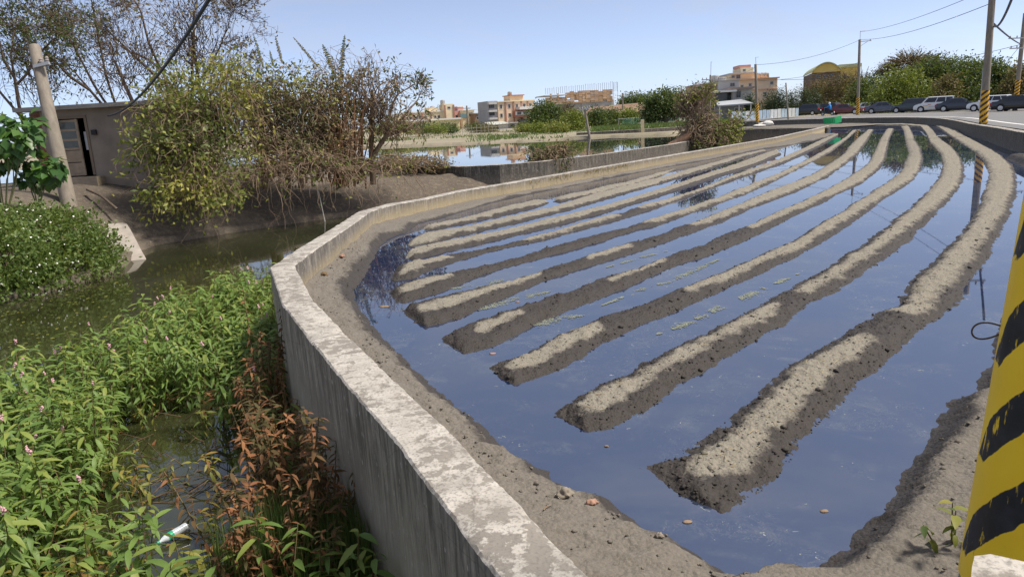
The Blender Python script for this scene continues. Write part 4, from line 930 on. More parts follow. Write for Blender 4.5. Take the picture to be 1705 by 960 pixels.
# long pale yellow hall and the cream house above it
B = Bld('village_hall', 'long low pale yellow hall beyond the pond', 205, 655, 219.5, .34, 'hall')
B.box('wall', 655, 768, 205, None, 0, 9, YEL); r_ = B.box('roof', 653, 770, 202.5, 205, -.5, 9.5, WHT)
for x in (668, 690, 712, 735): B.win(x, x + 4, 210, 213, 0)
B.box('door', 757, 762, 212, 219, -.05, .05, BRNR)
B = Bld('cream_house', 'cream house with red columns and a stair tower behind the yellow hall', 232, 664, 219, .34, 'house')
B.box('wall', 664, 757, 191, None, 0, 12, CREAM); B.box('parapet', 663, 742, 189.2, 191, -.25, .3, WHT)
tw = B.box('stair_tower', 741, 757.5, 179.5, None, -1.2, 5, CREAM)
for x in (741.2, 756.2): B.box('column', x, x + 2.2, 181, None, -1.45, -1.2, REDC)
for x in (674, 689, 704, 719): B.box('column', x, x + 1.8, 191, None, -.25, 0., REDC)
for x in (678, 683.5, 694, 699, 709, 725, 731): B.win(x, x + 3.4, 197, 201, 0)
B.win(747, 751.5, 184, 187, -1.2)
B.tank(743.5, 179.5, 172, .75, 2, TANKM); B.tank(728, 189, 181, .8, 4, TANKM)
B.box('stair_house', 718, 736, 183.5, 191, 2, 7, CREAM)
# small houses in a row
B = Bld('red_house', 'narrow red brick house beside the cream house tower', 250, 757, 219, .34, 'house')
B.box('wall', 757, 771, 187, None, 0, 8, PINKW); B.box('upper_floor', 767.5, 777, 180.5, 200, 2, 8, PINKW); B.box('parapet', 766.5, 778, 179.3, 180.5, 1.8, 8.2, WHT); B.win(760, 764, 193, 198, 0); B.win(769, 773, 186, 190, 2.)
B = Bld('yellow_house', 'small pale yellow house with dark glass front left of the peach house', 248, 772, 219, .34, 'house')
B.box('wall', 772, 792, 186, None, 0, 8, CREAM); B.box('glass_front', 768, 780, 191, 197, -.3, 0, TEAL); B.box('parapet', 771, 793, 185, 186, -.3, 8.2, WHT); B.win(783, 789, 190, 195, 0)
B = Bld('brown_shed', 'dark brown shed between the yellow house and the peach house', 244, 792, 219, .34, 'shed')
B.box('wall', 792, 803, 191, None, 0, 6, BRNR); B.box('roof', 791, 804, 189.8, 191, -.4, 6.4, GREYW); B.win(795, 799, 196, 200, 0)
# peach house
B = Bld('peach_house', 'three storey peach house with grey balcony end and red porch', 200, 816, 219, .36, 'house')
B.box('wall', 832, 896, 173.5, None, 0, 11, PEACH); B.box('cornice', 831, 897, 172, 173.5, -.35, 11.2, CREAM)
B.box('balcony_end', 816, 832, 171, None, .6, 9, GREYW)
for y in (171, 183, 195): B.box('balcony', 815, 829, y + 2.2, y + 5.4, -.7, .62, GREYL)
for y in (176.6, 188.6): B.win(817.5, 827, y, y + 5.5, .6, GREYW, 3)
for x in (844, 858, 872, 883): B.box('column', x, x + 2, 173.5, None, -.22, 0, REDC)
B.box('stair_house', 859, 882, 164, 172, 2, 7, PEACH); B.box('stair_roof', 857.5, 883.5, 162.6, 164, 1.6, 7.4, REDC)
B.tank(863, 162.6, 156.5, .6, 4, TANKM)
for y in (178, 192):
    for x in (835.5, 850, 863.5, 876, 887): B.win(x, x + 3.6, y, y + 5.5, 0)
B.box('porch', 857, 882, 189, 199, -2.2, 0, REDC); B.box('porch_band', 856.5, 882.5, 190.5, 195.5, -2.45, -2.2, GREYL); B.win(859, 866, 191, 195, -2.45, GREYW); B.win(870, 879, 191, 195, -2.45, GREYW)
B.box('awning', 863, 894, 182.5, 187, -2.8, -.1, WHT); B.box('carport', 865, 880, 203, None, -2., 0, GLASS_SHADE); B.box('green_awning', 874, 884, 202, 204, -3.2, -2, paintw('green_awning_paint', (.08, .3, .22)))  # solid dark carport block paints in the shade below the porch
B = Bld('grey_shack', 'low grey shack with patched tin roofs before the peach house', 182, 814, 219.5, .3, 'shack')
B.box('wall', 831, 848, 209, None, 0, 5, GREYL); B.box('bay_shade', 817, 831, 210, None, .8, 5, GLASS_SHADE); b = MB(); m_ = B.m  # solid dark block stands for the shade in the open bay
b.hexa([(B.X(813), -.6, B.Z(209.5)), (B.X(850), -.6, B.Z(208.5)), (B.X(849), 5.5, B.Z(204.5)), (B.X(817), 5.5, B.Z(205)), (B.X(813), -.6, B.Z(208.7)), (B.X(850), -.6, B.Z(207.7)), (B.X(849), 5.5, B.Z(203.7)), (B.X(817), 5.5, B.Z(204.2))]); b.build('roof', paintw('tin_roof', (.42, .42, .36)), B.th)
B.box('lean_to', 849, 862, 208, None, .2, 3.5, GREYW); B.box('lean_to_roof', 848.5, 863, 206.5, 207.6, -.7, 3.8, GREYL); B.win(852, 859, 210, 215, .2, GREYW)
for x in (818, 824): B.box('post', x, x + .8, 209.5, None, .2, .4, FRAMEW)
# unfinished building with scaffold
TAN = paintw('shuttering_boards', (.44, .29, .17), .3)
B = Bld('unfinished_building', 'unfinished concrete building wrapped in wooden shuttering with bare steel rods on top', 215, 908, 206, .22, 'building')
B.box('concrete_floor', 972, 1027, 173.5, None, .3, 14, GREYW); B.box('concrete_floor', 908, 972, 176, None, .6, 14, GREYW)
rg = np.random.default_rng(3)
for k, y in enumerate(np.arange(157, 174, 2.1)):
    for x in np.arange(910 if y > 164 else 945, 1023, 7.):
        x1 = min(x + 6.8, 1025)
        if rg.random() < .1: continue
        B.box('board', x, x1, y + rg.uniform(-.2, .2), y + 2.0, rg.uniform(-.08, .05), .3, TAN)
for k, x in enumerate(np.arange(911, 1034, 3.6)):
    yt = 150.5 - (x - 910) * .045 + rg.uniform(-1, 1.); b = MB(); b.bar((B.X(x), .2, B.Z(160)), (B.X(x + rg.uniform(-.4, .4)), .2, B.Z(yt)), .06, n=5)
    if k % 2: b.bar((B.X(x), .2, B.Z(yt + 1)), (B.X(x + 2.2), .2, B.Z(yt + .6)), .045, n=5)
    b.build('steel_rod', STEEL, B.th)
for x in (1026, 1033): b = MB(); b.bar((B.X(x), -.4, 0), (B.X(x), -.4, B.Z(146)), .06, n=6); b.build('scaffold_pole', STEEL, B.th)
for y in (152, 158, 164, 170): b = MB(); b.bar((B.X(1026), -.4, B.Z(y)), (B.X(1033), -.4, B.Z(y)), .05, n=6); b.build('scaffold_rail', STEEL, B.th)
for x in (918, 930, 944, 962, 978): B.box('pillar', x, x + 2.4, 159.5, 170, -.15, .3, TAN)
B.box('slab', 909, 946, 161.5, 163, -.3, 10, GREYL)
# long brown tiled roofs
B = Bld('long_farm_house', 'long farm house with low brown tiled roof beyond the green plot', 150, 975, 213, -.12, 'house')
B.box('wall', 978, 1125, 191, None, .5, 8, paintw('brown_wall', (.3, .22, .16))); b = MB()
b.hexa([(B.X(972), -.6, B.Z(193)), (B.X(1130), -.6, B.Z(191.5)), (B.X(1128), 9, B.Z(186)), (B.X(976), 9, B.Z(187)), (B.X(982), 4, B.Z(180.5)), (B.X(1120), 4, B.Z(176)), (B.X(1120), 4.6, B.Z(176)), (B.X(982), 4.6, B.Z(180.5))]); b.build('roof', BRNR, B.th)
for x in (986, 1002, 1020, 1052, 1074): B.win(x, x + 4, 196, 201, .5)
# houses right of the uprooted tree
B = Bld('peach_tower_block', 'tall peach and cream block with roof tanks behind the conifers', 128, 1222, 198, -.06, 'building')
B.box('wall', 1226, 1290, 138, None, 0, 12, PEACH); B.box('cornice', 1225, 1292, 136.3, 138, -.6, 12.3, paintw('peach_trim', (.62, .36, .22)))
B.box('upper_floor', 1222, 1263, 127, 138, 3, 11, CREAM); B.box('upper_cornice', 1220.5, 1264, 125, 127, 2.4, 11.4, GREYL); B.box('top_floor', 1242, 1262, 117, 125, 4, 10, CREAM); B.box('roof_room', 1240, 1259, 112.3, 117, 4.5, 9, PINKW)
B.win(1224.5, 1229, 129, 132.5, 3); B.win(1232, 1238, 128.5, 134, 3, FRAMEW); B.win(1245, 1249, 119.5, 123, 4); B.win(1279, 1283, 143, 147, 0); B.win(1232, 1236, 146, 149, 0); B.win(1268, 1273, 159, 165, 0); B.win(1245, 1249, 144, 148, 0)
B.box('floor_band', 1226, 1290, 153.5, 155, -.2, 0, paintw('peach_trim', (.6, .36, .22))); B.box('balcony_rail', 1212, 1232, 135.5, 139, 1.2, 1.4, GREYL)
for x, r in ((1273, .62), (1279, .66), (1284.5, .6)): B.tank(x, 134.5, 126, r, 5, TANKM)
B = Bld('grey_row_house', 'grey row house with roof tanks left of the peach block', 124, 1160, 198, -.06, 'house')
B.box('wall', 1194, 1227, 141, None, 0, 9, GREYL); B.box('parapet', 1193, 1228, 139.8, 141, -.3, 9.2, GREYW)
B.box('side_wing', 1158, 1194, 143.5, None, 1, 9, paintw('dull_pink_wall', (.42, .31, .26))); B.tank(1197.5, 139, 129.5, .7, 4, TANKM); B.tank(1208, 139.5, 133, .85, 4, TANKM)
for x in (1163, 1173, 1184): B.win(x, x + 6, 147, 152, 1.); B.win(x, x + 6, 161, 166, 1.)
B.win(1213, 1220, 145, 150, 0)
B = Bld('terrace_house', 'grey terrace house with deep eaves behind the carport', 116, 1192, 198, -.1, 'house')
B.box('wall', 1219, 1249, 153.5, None, 0, 7, GREYL); B.box('front_shade', 1194, 1219, 158, None, 1.5, 7, GLASS_SHADE); B.box('eave', 1191, 1222, 154, 157, -1.2, 7, WHT); B.box('eave', 1216, 1250, 150.5, 153.5, -1.0, 7.3, paintw('eave_brown', (.28, .22, .19)))  # dark block painted in place of the shaded open front
B.win(1224, 1230.5, 157, 166, 0, GREYW); B.box('pillar', 1217, 1220, 157, None, -.6, 0, GREYW)
B = Bld('carport', 'open carport with grey tin roof behind the blue fence', 108, 1192, 198, -.1, 'carport')
b = MB(); b.hexa([(B.X(1193), -1., B.Z(179)), (B.X(1248), -1., B.Z(178)), (B.X(1247), 6, B.Z(170)), (B.X(1202), 6, B.Z(172)), (B.X(1193), -1., B.Z(177)), (B.X(1248), -1., B.Z(176)), (B.X(1246), 6, B.Z(168.5)), (B.X(1202), 6, B.Z(170.5))]); b.build('roof', paintw('carport_tin', (.34, .35, .36)), B.th)
for x in (1196, 1226.5, 1245): B.box('post', x, x + 1.6, 178, None, -.6, -.4, WHT)
B.box('back_wall', 1199, 1246, 178, None, 4, 5, GREYW); B.win(1231, 1241, 183, 190, 4., WHT, 3)
# arched warehouse
YW = paintw('yellow_cladding', (.6, .46, .15)); B = Bld('arched_warehouse', 'yellow warehouse with arched roof rising over the bare thicket', 150, 1349, 195, -.3, 'warehouse')
n = 14; arc = [(B.X(1349 + 44 * k / n), B.Z(126 - 13.5 * math.sin(math.pi * k / n) ** .8)) for k in range(n + 1)]
b = MB(); b.prism(arc, 0, .5); b.build('gable', YW, B.th)
b = MB(); ar2 = [(x, z + .25) for x, z in arc]; 
for (x0, z0), (x1, z1) in zip(ar2[:-1], ar2[1:]): b.hexa([(x0, -.4, z0 - .2), (x1, -.4, z1 - .2), (x1, 20, z1 - .2), (x0, 20, z0 - .2), (x0, -.4, z0), (x1, -.4, z1), (x1, 20, z1), (x0, 20, z0)])
b.build('roof', paintw('pale_green_roof', (.45, .46, .26)), B.th)
B.box('wall', 1350, 1392, 126, None, .5, 20, paintw('warehouse_brown', (.16, .12, .09))); B.box('side_hall', 1393, 1424, 120, None, 3, 20, YW); B.box('side_roof', 1392, 1425, 115, 120, 2.5, 20.5, paintw('pale_green_roof', (.45, .46, .26)))
for x in (1356, 1366, 1376): B.win(x, x + 6, 129, 134, .5, BRNR, 2)

# ---- hut on the stream bank
def brick_mat(): return simple('red_brick', (.30, .10, .065), .9, 0, .35, 9.)
HUTW = simple('dirty_plaster', (.27, .225, .18), .95, 0, .3, 1.4, .15, .5); WOOD = simple('weathered_door_wood', (.33, .25, .17), .85, 0, .3, 6.); DARK = simple('interior_shade', (.012, .011, .010), 1.)
B = Bld('old_hut', 'run down plastered hut with flat slab roof and half open wooden door', 26.5, 62, 300, -.10, 'hut'); B.zb = .0
th = B.th; th.location.z = .0; zg = B.z0; B.z0 = zg; m_ = B.m
X0, XA, XB, X1 = B.X(88), B.X(109), B.X(166), B.X(290); ZT = B.Z(192); ZD = B.Z(206)
b = MB(); b.box(X0, XA, 0, .18, -1.4, ZT); b.box(XA, XB, 0, .18, ZD, ZT); b.box(XB, X1, 0, .18, -1.4, ZT); b.box(X0, X0 + .16, .18, 4.2, -1.4, ZT); b.box(X1 - .16, X1, .18, 4.2, -1.4, ZT); b.box(X0, X1, 4.0, 4.2, -1.4, ZT); b.box(XA, XB, 0.0, .3, -.6, B.Z(298)); b.build('wall', HUTW, th)
b = MB(); b.box(B.X(58), X1 + .3, -.42, 4.6, ZT, ZT + .14); b.build('roof', simple('roof_slab_concrete', (.26, .24, .21), .9, 0, .35, 2.), th)
b = MB(); b.box(XA, XB, 1.2, 1.25, -.5, ZD); b.build('room_shade', DARK, th)  # flat near-black sheet stands for the shade inside the hut
BR = brick_mat(); b0 = MB(); b0.box(0, .24, 0, .1, 0, .062); bme = None
hb = B.X(64)
for r_ in range(int((ZT - .1) / .075)):
    x = hb + (0 if r_ % 2 else -.12)
    while x < X0 - .03:
        w_ = min(.24, X0 - x)
        if w_ > .05 and x >= hb - .13:
            if bme is None: bme = b0.build('brick', BR, th, (x, .32, .1 + r_ * .075)).data
            else: o = bpy.data.objects.new('brick', bme); COL.objects.link(o); o.parent = th; o.location = (x, .32 + random.Random(r_ * 31 + int(x * 100)).uniform(-.008, .008), .1 + r_ * .075)
        x += .252
b = MB(); b.box(hb - .1, X0, .335, .5, -.5, ZT); b.build('mortar_wall', simple('mortar', (.2, .17, .14), .95), th)
# the door leaf, ajar, with three panes above boards
DW = (B.X(150) - XA) * 1.02; ZB = B.Z(296); DH = ZD - ZB - .02
b = MB(); b.box(0, .09, 0, .045, 0, DH); b.box(DW - .09, DW, 0, .045, 0, DH)
for z in (0, .08, DH * .46, DH * .62, DH * .79, DH - .09): b.box(.09, DW - .09, .002, .043, z, z + .075)
door = b.build('door', WOOD, th, (XA + .02, .02, ZB), (0, 0, -.12))
for z0, z1 in ((.155, DH * .23), (DH * .245, DH * .45)): b = MB(); b.box(.09, DW - .09, .012, .03, z0, z1); b.build('door_board', WOOD, door)
for z0, z1 in ((DH * .46 + .075, DH * .62), (DH * .62 + .075, DH * .79), (DH * .79 + .075, DH - .09)): b = MB(); b.box(.09, DW - .09, .018, .026, z0, z1); b.build('pane', simple('dusty_pane', (.10, .11, .10), .25, 0, .3, 4.), door)
b = MB(); b.box(XB - .09, XB, -.03, .1, ZB, ZD); b.box(XA - .07, XA + .015, -.03, .1, ZB, ZD); b.box(XA - .07, XB, -.03, .1, ZD, ZD + .09); b.build('door_frame', simple('frame_wood', (.22, .165, .115), .85), th)
b = MB(); b.box(B.X(152.5), B.X(157.5), .14, .16, B.Z(256), B.Z(227)); b.build('paper_strip', PLATE, th)
b = MB(); b.box(XA - .1, XB + .3, -.45, .02, -.5, B.Z(298)); b.build('doorstep', simple('step_concrete', (.3, .24, .17), .95, 0, .3, 3.), th)
b = MB(); b.box(B.X(172), B.X(180), -.08, .0, B.Z(233), B.Z(225)); b.build('meter_box', TRIM, th)
lines = []
rg = np.random.default_rng(8)
for k in range(5):
    t_ = np.linspace(0, 1, 14)[:, None]; c = np.array([B.X(116), -.05, B.Z(208)]); a_ = rg.uniform(0, 6); lines.append((c + np.column_stack([np.cos(t_[:, 0] * 7 + a_) * .13, 0 * t_[:, 0] - .02 * k, np.sin(t_[:, 0] * 7 + a_) * .17 - .1]), np.full(14, .008)))
tube_obj('wire_coil', lines, STEEL, th)
# far fences
def post_fence(name, label, pts, h, step, rails, mat, r=.035):
    th = thing(name, label, 'fence'); q = resample(np.array(pts), step=step); q[:, 2] = -.35; b = MB(); b.bar((0, 0, 0), (0, 0, h), r, n=6); me = None
    for k, p in enumerate(q):
        if me is None: o = b.build('post', mat, th, tuple(p)); me = o.data
        else: o = bpy.data.objects.new('post', me); COL.objects.link(o); o.parent = th; o.location = tuple(p)
    for z in rails: tube_obj('rail', [(q + np.array([0, 0, z]), np.full(len(q), r * .6))], mat, th)
    return th
post_fence('stake_fence', 'row of grey stakes along the far shore below the shacks', [V(770, 221, 118), V(800, 221, 120), V(845, 220, 125)], 1.5, .9, [.5, 1.0], simple('grey_stake', (.36, .33, .28), .9))
th = post_fence('net_fence', 'green net fence round the green plot beyond the pond', [V(1030, 208, 104), V(1080, 206, 108), V(1215, 200, 116)], 1.3, 2.6, [.1, 1.25], STEEL)
q = resample(np.array([V(1030, 208, 104), V(1080, 206, 108), V(1215, 200, 116)]), step=.35); ln = []
for k in range(len(q) - 4):
    for s_ in (0, 4): ln.append((np.array([[*q[k][:2], -.3 + (1.2 if s_ else 0)], [*q[k + 4][:2], -.3 + (0 if s_ else 1.2)]]), np.full(2, .035)))
tube_obj('netting', ln, simple('green_net', (.08, .22, .15), .8), th, 3)
b = MB(); b.box(-.15, .15, -.12, .12, -.6, 1.3); tag(b.build('gauge_post', simple('cream_post', (.55, .46, .28), .9), None, tuple(V(1070, 226, 72) * np.array([1, 1, 0]) + np.array([0, 0, -.4]))), 'square cream gauge post standing at the far pond edge', 'post')
dk = np.array([V(960, 231, 74), V(1060, 227, 74), V(1150, 221, 76)]); dk[:, 2] = 0
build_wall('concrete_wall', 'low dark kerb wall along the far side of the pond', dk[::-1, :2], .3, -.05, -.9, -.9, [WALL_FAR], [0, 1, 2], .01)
# ================================================================== TREES AND SHRUBS
def ell(x, y, rx, ry, D, dz=1.0): c = V(x, y, D); return (c[0], c[1], c[2], rx * M(D), rx * M(D) * dz, ry * M(D))
def tree(name, label, base, ells, mat, n, ls, seed, cat='tree', group=None, trunk=.16, barkm=None, shell=.55, per=14, spread=None, twigs=0, fork=4, droop=.25, wid=.5):
    rg = np.random.default_rng(seed); base = np.array(base, float); th = thing(name, label, cat, base, 0, group)
    E_ = np.array(ells); spread = spread or ls * 1.5
    p, d, k = clumpy(rg, ells, max(8, n // per), per, spread, shell); r = np.clip(rg.random(len(np.unique(k)))[k] * .55 + rg.random(len(k)) * .45, 0, 1)
    p = p[p[:, 2] > base[2] + .05]; m_ = len(p); d = unit(d[:m_] + np.array([0, 0, -.25])); 
    leaf_obj('crown', p - base, d, unit(rdir(rg, m_) + np.array([0, 0, .9])), ls * rg.uniform(.6, 1.3, m_), ls * wid * rg.uniform(.7, 1.2, m_), r[:m_], mat, th, droop)
    lines = []
    top = E_[:, :3].mean(0)
    tp = base + (top - base) * np.array([.6, .6, .5]); pts = np.array([base - [0, 0, .3], base + (tp - base) * .5 + rg.normal(size=3) * .05, tp]); lines.append((resample(smooth_line(pts, 2), n=8), np.linspace(trunk, trunk * .6, 8)))
    for e in E_:
        for q in range(fork):
            tgt = e[:3] + rdir(rg, 1)[0] * e[3:] * rg.uniform(.4, .95); st = base + (tp - base) * rg.uniform(.35, 1.); md = (st + tgt) / 2 + np.array([0, 0, .1 * np.linalg.norm(tgt - st)]) * rg.uniform(-.5, 1.2)
            lines.append((resample(smooth_line(np.array([st, md, tgt]), 2), n=7), np.linspace(trunk * .45, trunk * .08, 7)))
    for q in range(twigs):
        e = E_[rg.integers(len(E_))]; dr = rdir(rg, 1)[0]; dr[2] = abs(dr[2]); st = e[:3] + dr * e[3:] * .5; en = e[:3] + dr * e[3:] * rg.uniform(1.0, 1.35) + rg.normal(size=3) * .2
        lines.append((np.array([st, (st + en) / 2 + rg.normal(size=3) * .15, en]), np.array([.03, .022, .012]) * max(1, M(np.linalg.norm(base)) * 22)))
    tube_obj('trunk', [(a_ - base, b_) for a_, b_ in lines], barkm or BARK, th, 5)
    return th
def gb(x, D, z=-.35): p = V(x, 200, D); return (p[0], p[1], z)
# across the road
gr = 'trees beyond the road'
for k, (x, yt, D, lab) in enumerate([(1282, 156, 124, 'dark conifer against the peach block wall'), (1298, 149, 122, 'tallest dark conifer right of the peach block'), (1318, 152, 125, 'dark conifer behind the thin wooden pole'), (1338, 146, 126, 'dark conifer behind the black estate car'), (1356, 150, 128, 'dark conifer touching the bare thicket'), (1250, 160, 112, 'small dark conifer behind the single mast rod pole')]):
    b_ = gb(x, D); e = []
    for q in range(5): t_ = q / 4; e.append(ell(x + (q % 2 - .5) * 3, yt + 6 + (190 - yt) * t_ * .9, 5 + 11 * t_ if k < 5 else 4 + 6 * t_, 9, D))
    tree('conifer', lab, b_, e, L_PINE, 4200, .34, 100 + k, 'conifer', 'conifers beyond the road', .14, wid=.28, droop=.1, per=10)
tree('bare_tree', 'grey brown leafless thicket tree below the yellow warehouse', gb(1385, 132), [ell(1365, 162, 30, 24, 132), ell(1400, 152, 34, 26, 132), ell(1432, 150, 26, 28, 134), ell(1385, 178, 34, 14, 130), ell(1368, 146, 24, 12, 131), ell(1410, 138, 26, 14, 131)], L_BRN, 10500, .4, 120, twigs=260, fork=14, wid=.22, barkm=TWIGD)
tree('broadleaf_tree', 'dark green tree behind the bracket arm pole', gb(1440, 122), [ell(1435, 160, 20, 26, 122), ell(1456, 154, 22, 26, 124), ell(1440, 180, 26, 12, 121)], L_TREE, 6500, .42, 121, group=gr)
tree('broadleaf_tree', 'bright lime green round tree above the slate grey car', gb(1505, 106), [ell(1500, 150, 36, 32, 106), ell(1478, 170, 24, 20, 105), ell(1530, 165, 26, 24, 106), ell(1510, 182, 32, 12, 104)], L_LIME, 9500, .42, 122, group=gr)
tree('bare_tree', 'tall leafless brown crown rising behind the lime tree', gb(1515, 124), [ell(1515, 108, 36, 18, 124), ell(1540, 116, 34, 20, 124), ell(1480, 125, 20, 16, 126)], L_BRN, 5200, .42, 123, twigs=420, fork=16, wid=.25, barkm=TWIGD)
tree('broadleaf_tree', 'tall dark green tree behind the teal car', gb(1570, 116), [ell(1558, 112, 28, 18, 116), ell(1585, 125, 30, 26, 116), ell(1555, 140, 30, 24, 117), ell(1575, 165, 34, 24, 114)], L_TREE, 10000, .42, 124, group=gr)
tree('broadleaf_tree', 'broad green tree above the navy car', gb(1620, 104), [ell(1612, 128, 26, 26, 104), ell(1635, 120, 20, 20, 105), ell(1605, 160, 30, 28, 102), ell(1640, 160, 30, 30, 103), ell(1575, 180, 16, 10, 100)], L_TREE, 10500, .40, 125, group=gr)
tree('broadleaf_tree', 'green tree with loose top right of the tall pole', gb(1670, 96), [ell(1662, 118, 14, 18, 96), ell(1675, 138, 22, 22, 96), ell(1662, 160, 26, 20, 95)], L_TREE, 6500, .38, 126, group=gr)
tree('russet_shrub', 'russet shrub between the two green trees behind the white van', gb(1572, 97), [ell(1578, 150, 14, 24, 98), ell(1568, 172, 12, 16, 97)], L_BRN, 3000, .36, 127, 'shrub', twigs=40)
tree('russet_shrub', 'brown scrub behind the black car', gb(1693, 90), [ell(1690, 150, 16, 24, 92), ell(1708, 140, 20, 34, 92)], L_BRN, 4200, .36, 128, 'shrub', twigs=80)
for k, (x, D) in enumerate([(1420, 119), (1462, 113), (1495, 102), (1540, 101), (1588, 97), (1632, 92), (1385, 128), (1345, 129)]):
    tree('verge_shrub', ['low shrub on the verge behind the maroon car', 'low shrub on the verge behind the slate grey car', 'low shrub on the verge below the lime tree', 'low shrub on the verge behind the teal car', 'low shrub on the verge behind the navy car', 'low shrub on the verge behind the white hatchback', 'low olive shrub on the verge behind the scooter', 'low olive shrub on the verge behind the black estate car'][k], gb(x, D), [ell(x, 184, 20, 10, D), ell(x + 14, 187, 14, 8, D - .5)], [L_LIME, L_TREE][k % 2], 2600, .3, 140 + k, 'shrub', 'verge shrubs', .06)
# beyond the pond
gf = 'trees beyond the pond'
tree('broadleaf_tree', 'dense dark round tree right of the peach house', gb(905, 112), [ell(908, 187, 20, 16, 112), ell(895, 196, 14, 14, 111), ell(922, 196, 14, 16, 112), ell(905, 206, 22, 9, 110)], L_TREE, 7500, .36, 150, group=gf, trunk=.25)
tree('broadleaf_tree', 'bright green round bush tree beside the leaning wooden pole', gb(958, 100), [ell(958, 200, 15, 12, 100), ell(955, 210, 17, 6, 99)], L_LIME, 4200, .3, 151, group=gf)
tree('broadleaf_tree', 'round green tree right of the leaning wooden pole', gb(992, 104), [ell(993, 197, 12, 13, 104), ell(998, 206, 10, 6, 103)], L_TREE, 3600, .3, 152, group=gf)
tree('broadleaf_tree', 'darker round tree touching its twin beyond the green plot', gb(1013, 108), [ell(1014, 196, 12, 12, 108), ell(1016, 204, 9, 7, 107)], L_TREE, 3400, .3, 153, group=gf)
tree('broadleaf_tree', 'small bright tree before the brown tiled roof', gb(1047, 112), [ell(1047, 194, 13, 11, 112), ell(1046, 202, 11, 6, 111)], L_LIME, 3200, .3, 154, group=gf)
tree('broadleaf_tree', 'umbrella shaped tree with reddish left side before the farm house', gb(1113, 100), [ell(1105, 170, 26, 18, 100), ell(1085, 182, 16, 16, 100), ell(1128, 178, 18, 16, 101), ell(1085, 195, 14, 8, 99)], L_TREE, 7500, .36, 155, group=gf, trunk=.22)
tree('broadleaf_tree', 'far flat topped green tree beside the unfinished building', gb(1058, 230), [ell(1058, 168, 20, 9, 230), ell(1045, 174, 12, 6, 230)], L_TREE, 3200, .7, 156, group=gf, trunk=.3)
tree('bare_tree', 'thin brown leafless tree below the unfinished building', gb(942, 116), [ell(945, 187, 16, 14, 116), ell(935, 200, 12, 10, 115)], L_BRN, 2400, .3, 157, twigs=120, fork=10, wid=.2, barkm=TWIGD)
for k, (x, D, mt) in enumerate([(650, 128, L_TREE), (675, 126, L_SHR), (700, 130, L_TREE), (722, 124, L_LIME), (745, 128, L_TREE), (790, 132, L_TREE), (808, 130, L_BRN), (870, 108, L_SHR), (895, 96, L_LIME), (925, 92, L_SHR), (630, 122, L_SHR), (1155, 92, L_LIME)]):
    tree('shore_shrub', ['low dark shrub at the end of the yellow hall', 'olive shrub before the yellow hall', 'dark shrub before the middle of the yellow hall', 'bright shrub before the hall door', 'dark shrub by the hall corner', 'dark hedge bush left of the grey shack', 'brown hedge bush touching the grey shack', 'olive shrub before the red porch', 'bright low shrub under the dense dark round tree', 'olive low shrub on the mud shore', 'olive shrub behind the banana plants', 'bright low shrub behind the uprooted tree'][k], gb(x, D), [ell(x, 213 if k < 7 else 214, 13, 6.5, D), ell(x + 9, 216, 11, 4.5, D - 1)], mt, 1700, .26, 170 + k, 'shrub', 'low shrubs along the far shore', .05)
# green plot and far shore grass (nobody could count it)
rg = np.random.default_rng(77)
n = 16000; x = rg.uniform(985, 1230, n); D = rg.uniform(80, 100, n); pos = np.array([V(a_, 205, d_) for a_, d_ in zip(x, D)]); pos[:, 2] = -.36
keep = ~inside(pos[:, :2], basin); pos = pos[keep]; n = len(pos)
tag(leaf_obj('plot_grass', pos, rdir(rg, n) * .5 + np.array([0, 0, 1.]), rdir(rg, n), .55 * rg.uniform(.5, 1.3, n), .12, rg.random(n), L_GRASS), 'yellow green crop covering the plot beyond the pond', 'grass', kind='stuff')
n = 12000; x = rg.uniform(600, 1140, n); D = 66 + 60 * rg.random(n) ** 1.6; pos = np.array([V(a_, 205, d_) for a_, d_ in zip(x, D)]); pos[:, 2] = -.38
keep = (~inside(pos[:, :2], basin)) & (fbm(pos[:, :2], .09, 3, 3) > .12); pos = pos[keep]; n = len(pos)
tag(leaf_obj('shore_grass', pos, rdir(rg, n) * .7 + np.array([0, 0, 1.]), rdir(rg, n), .4 * rg.uniform(.5, 1.3, n), .09, rg.random(n), L_GRASS), 'patchy grass on the dry far shore', 'grass', kind='stuff')

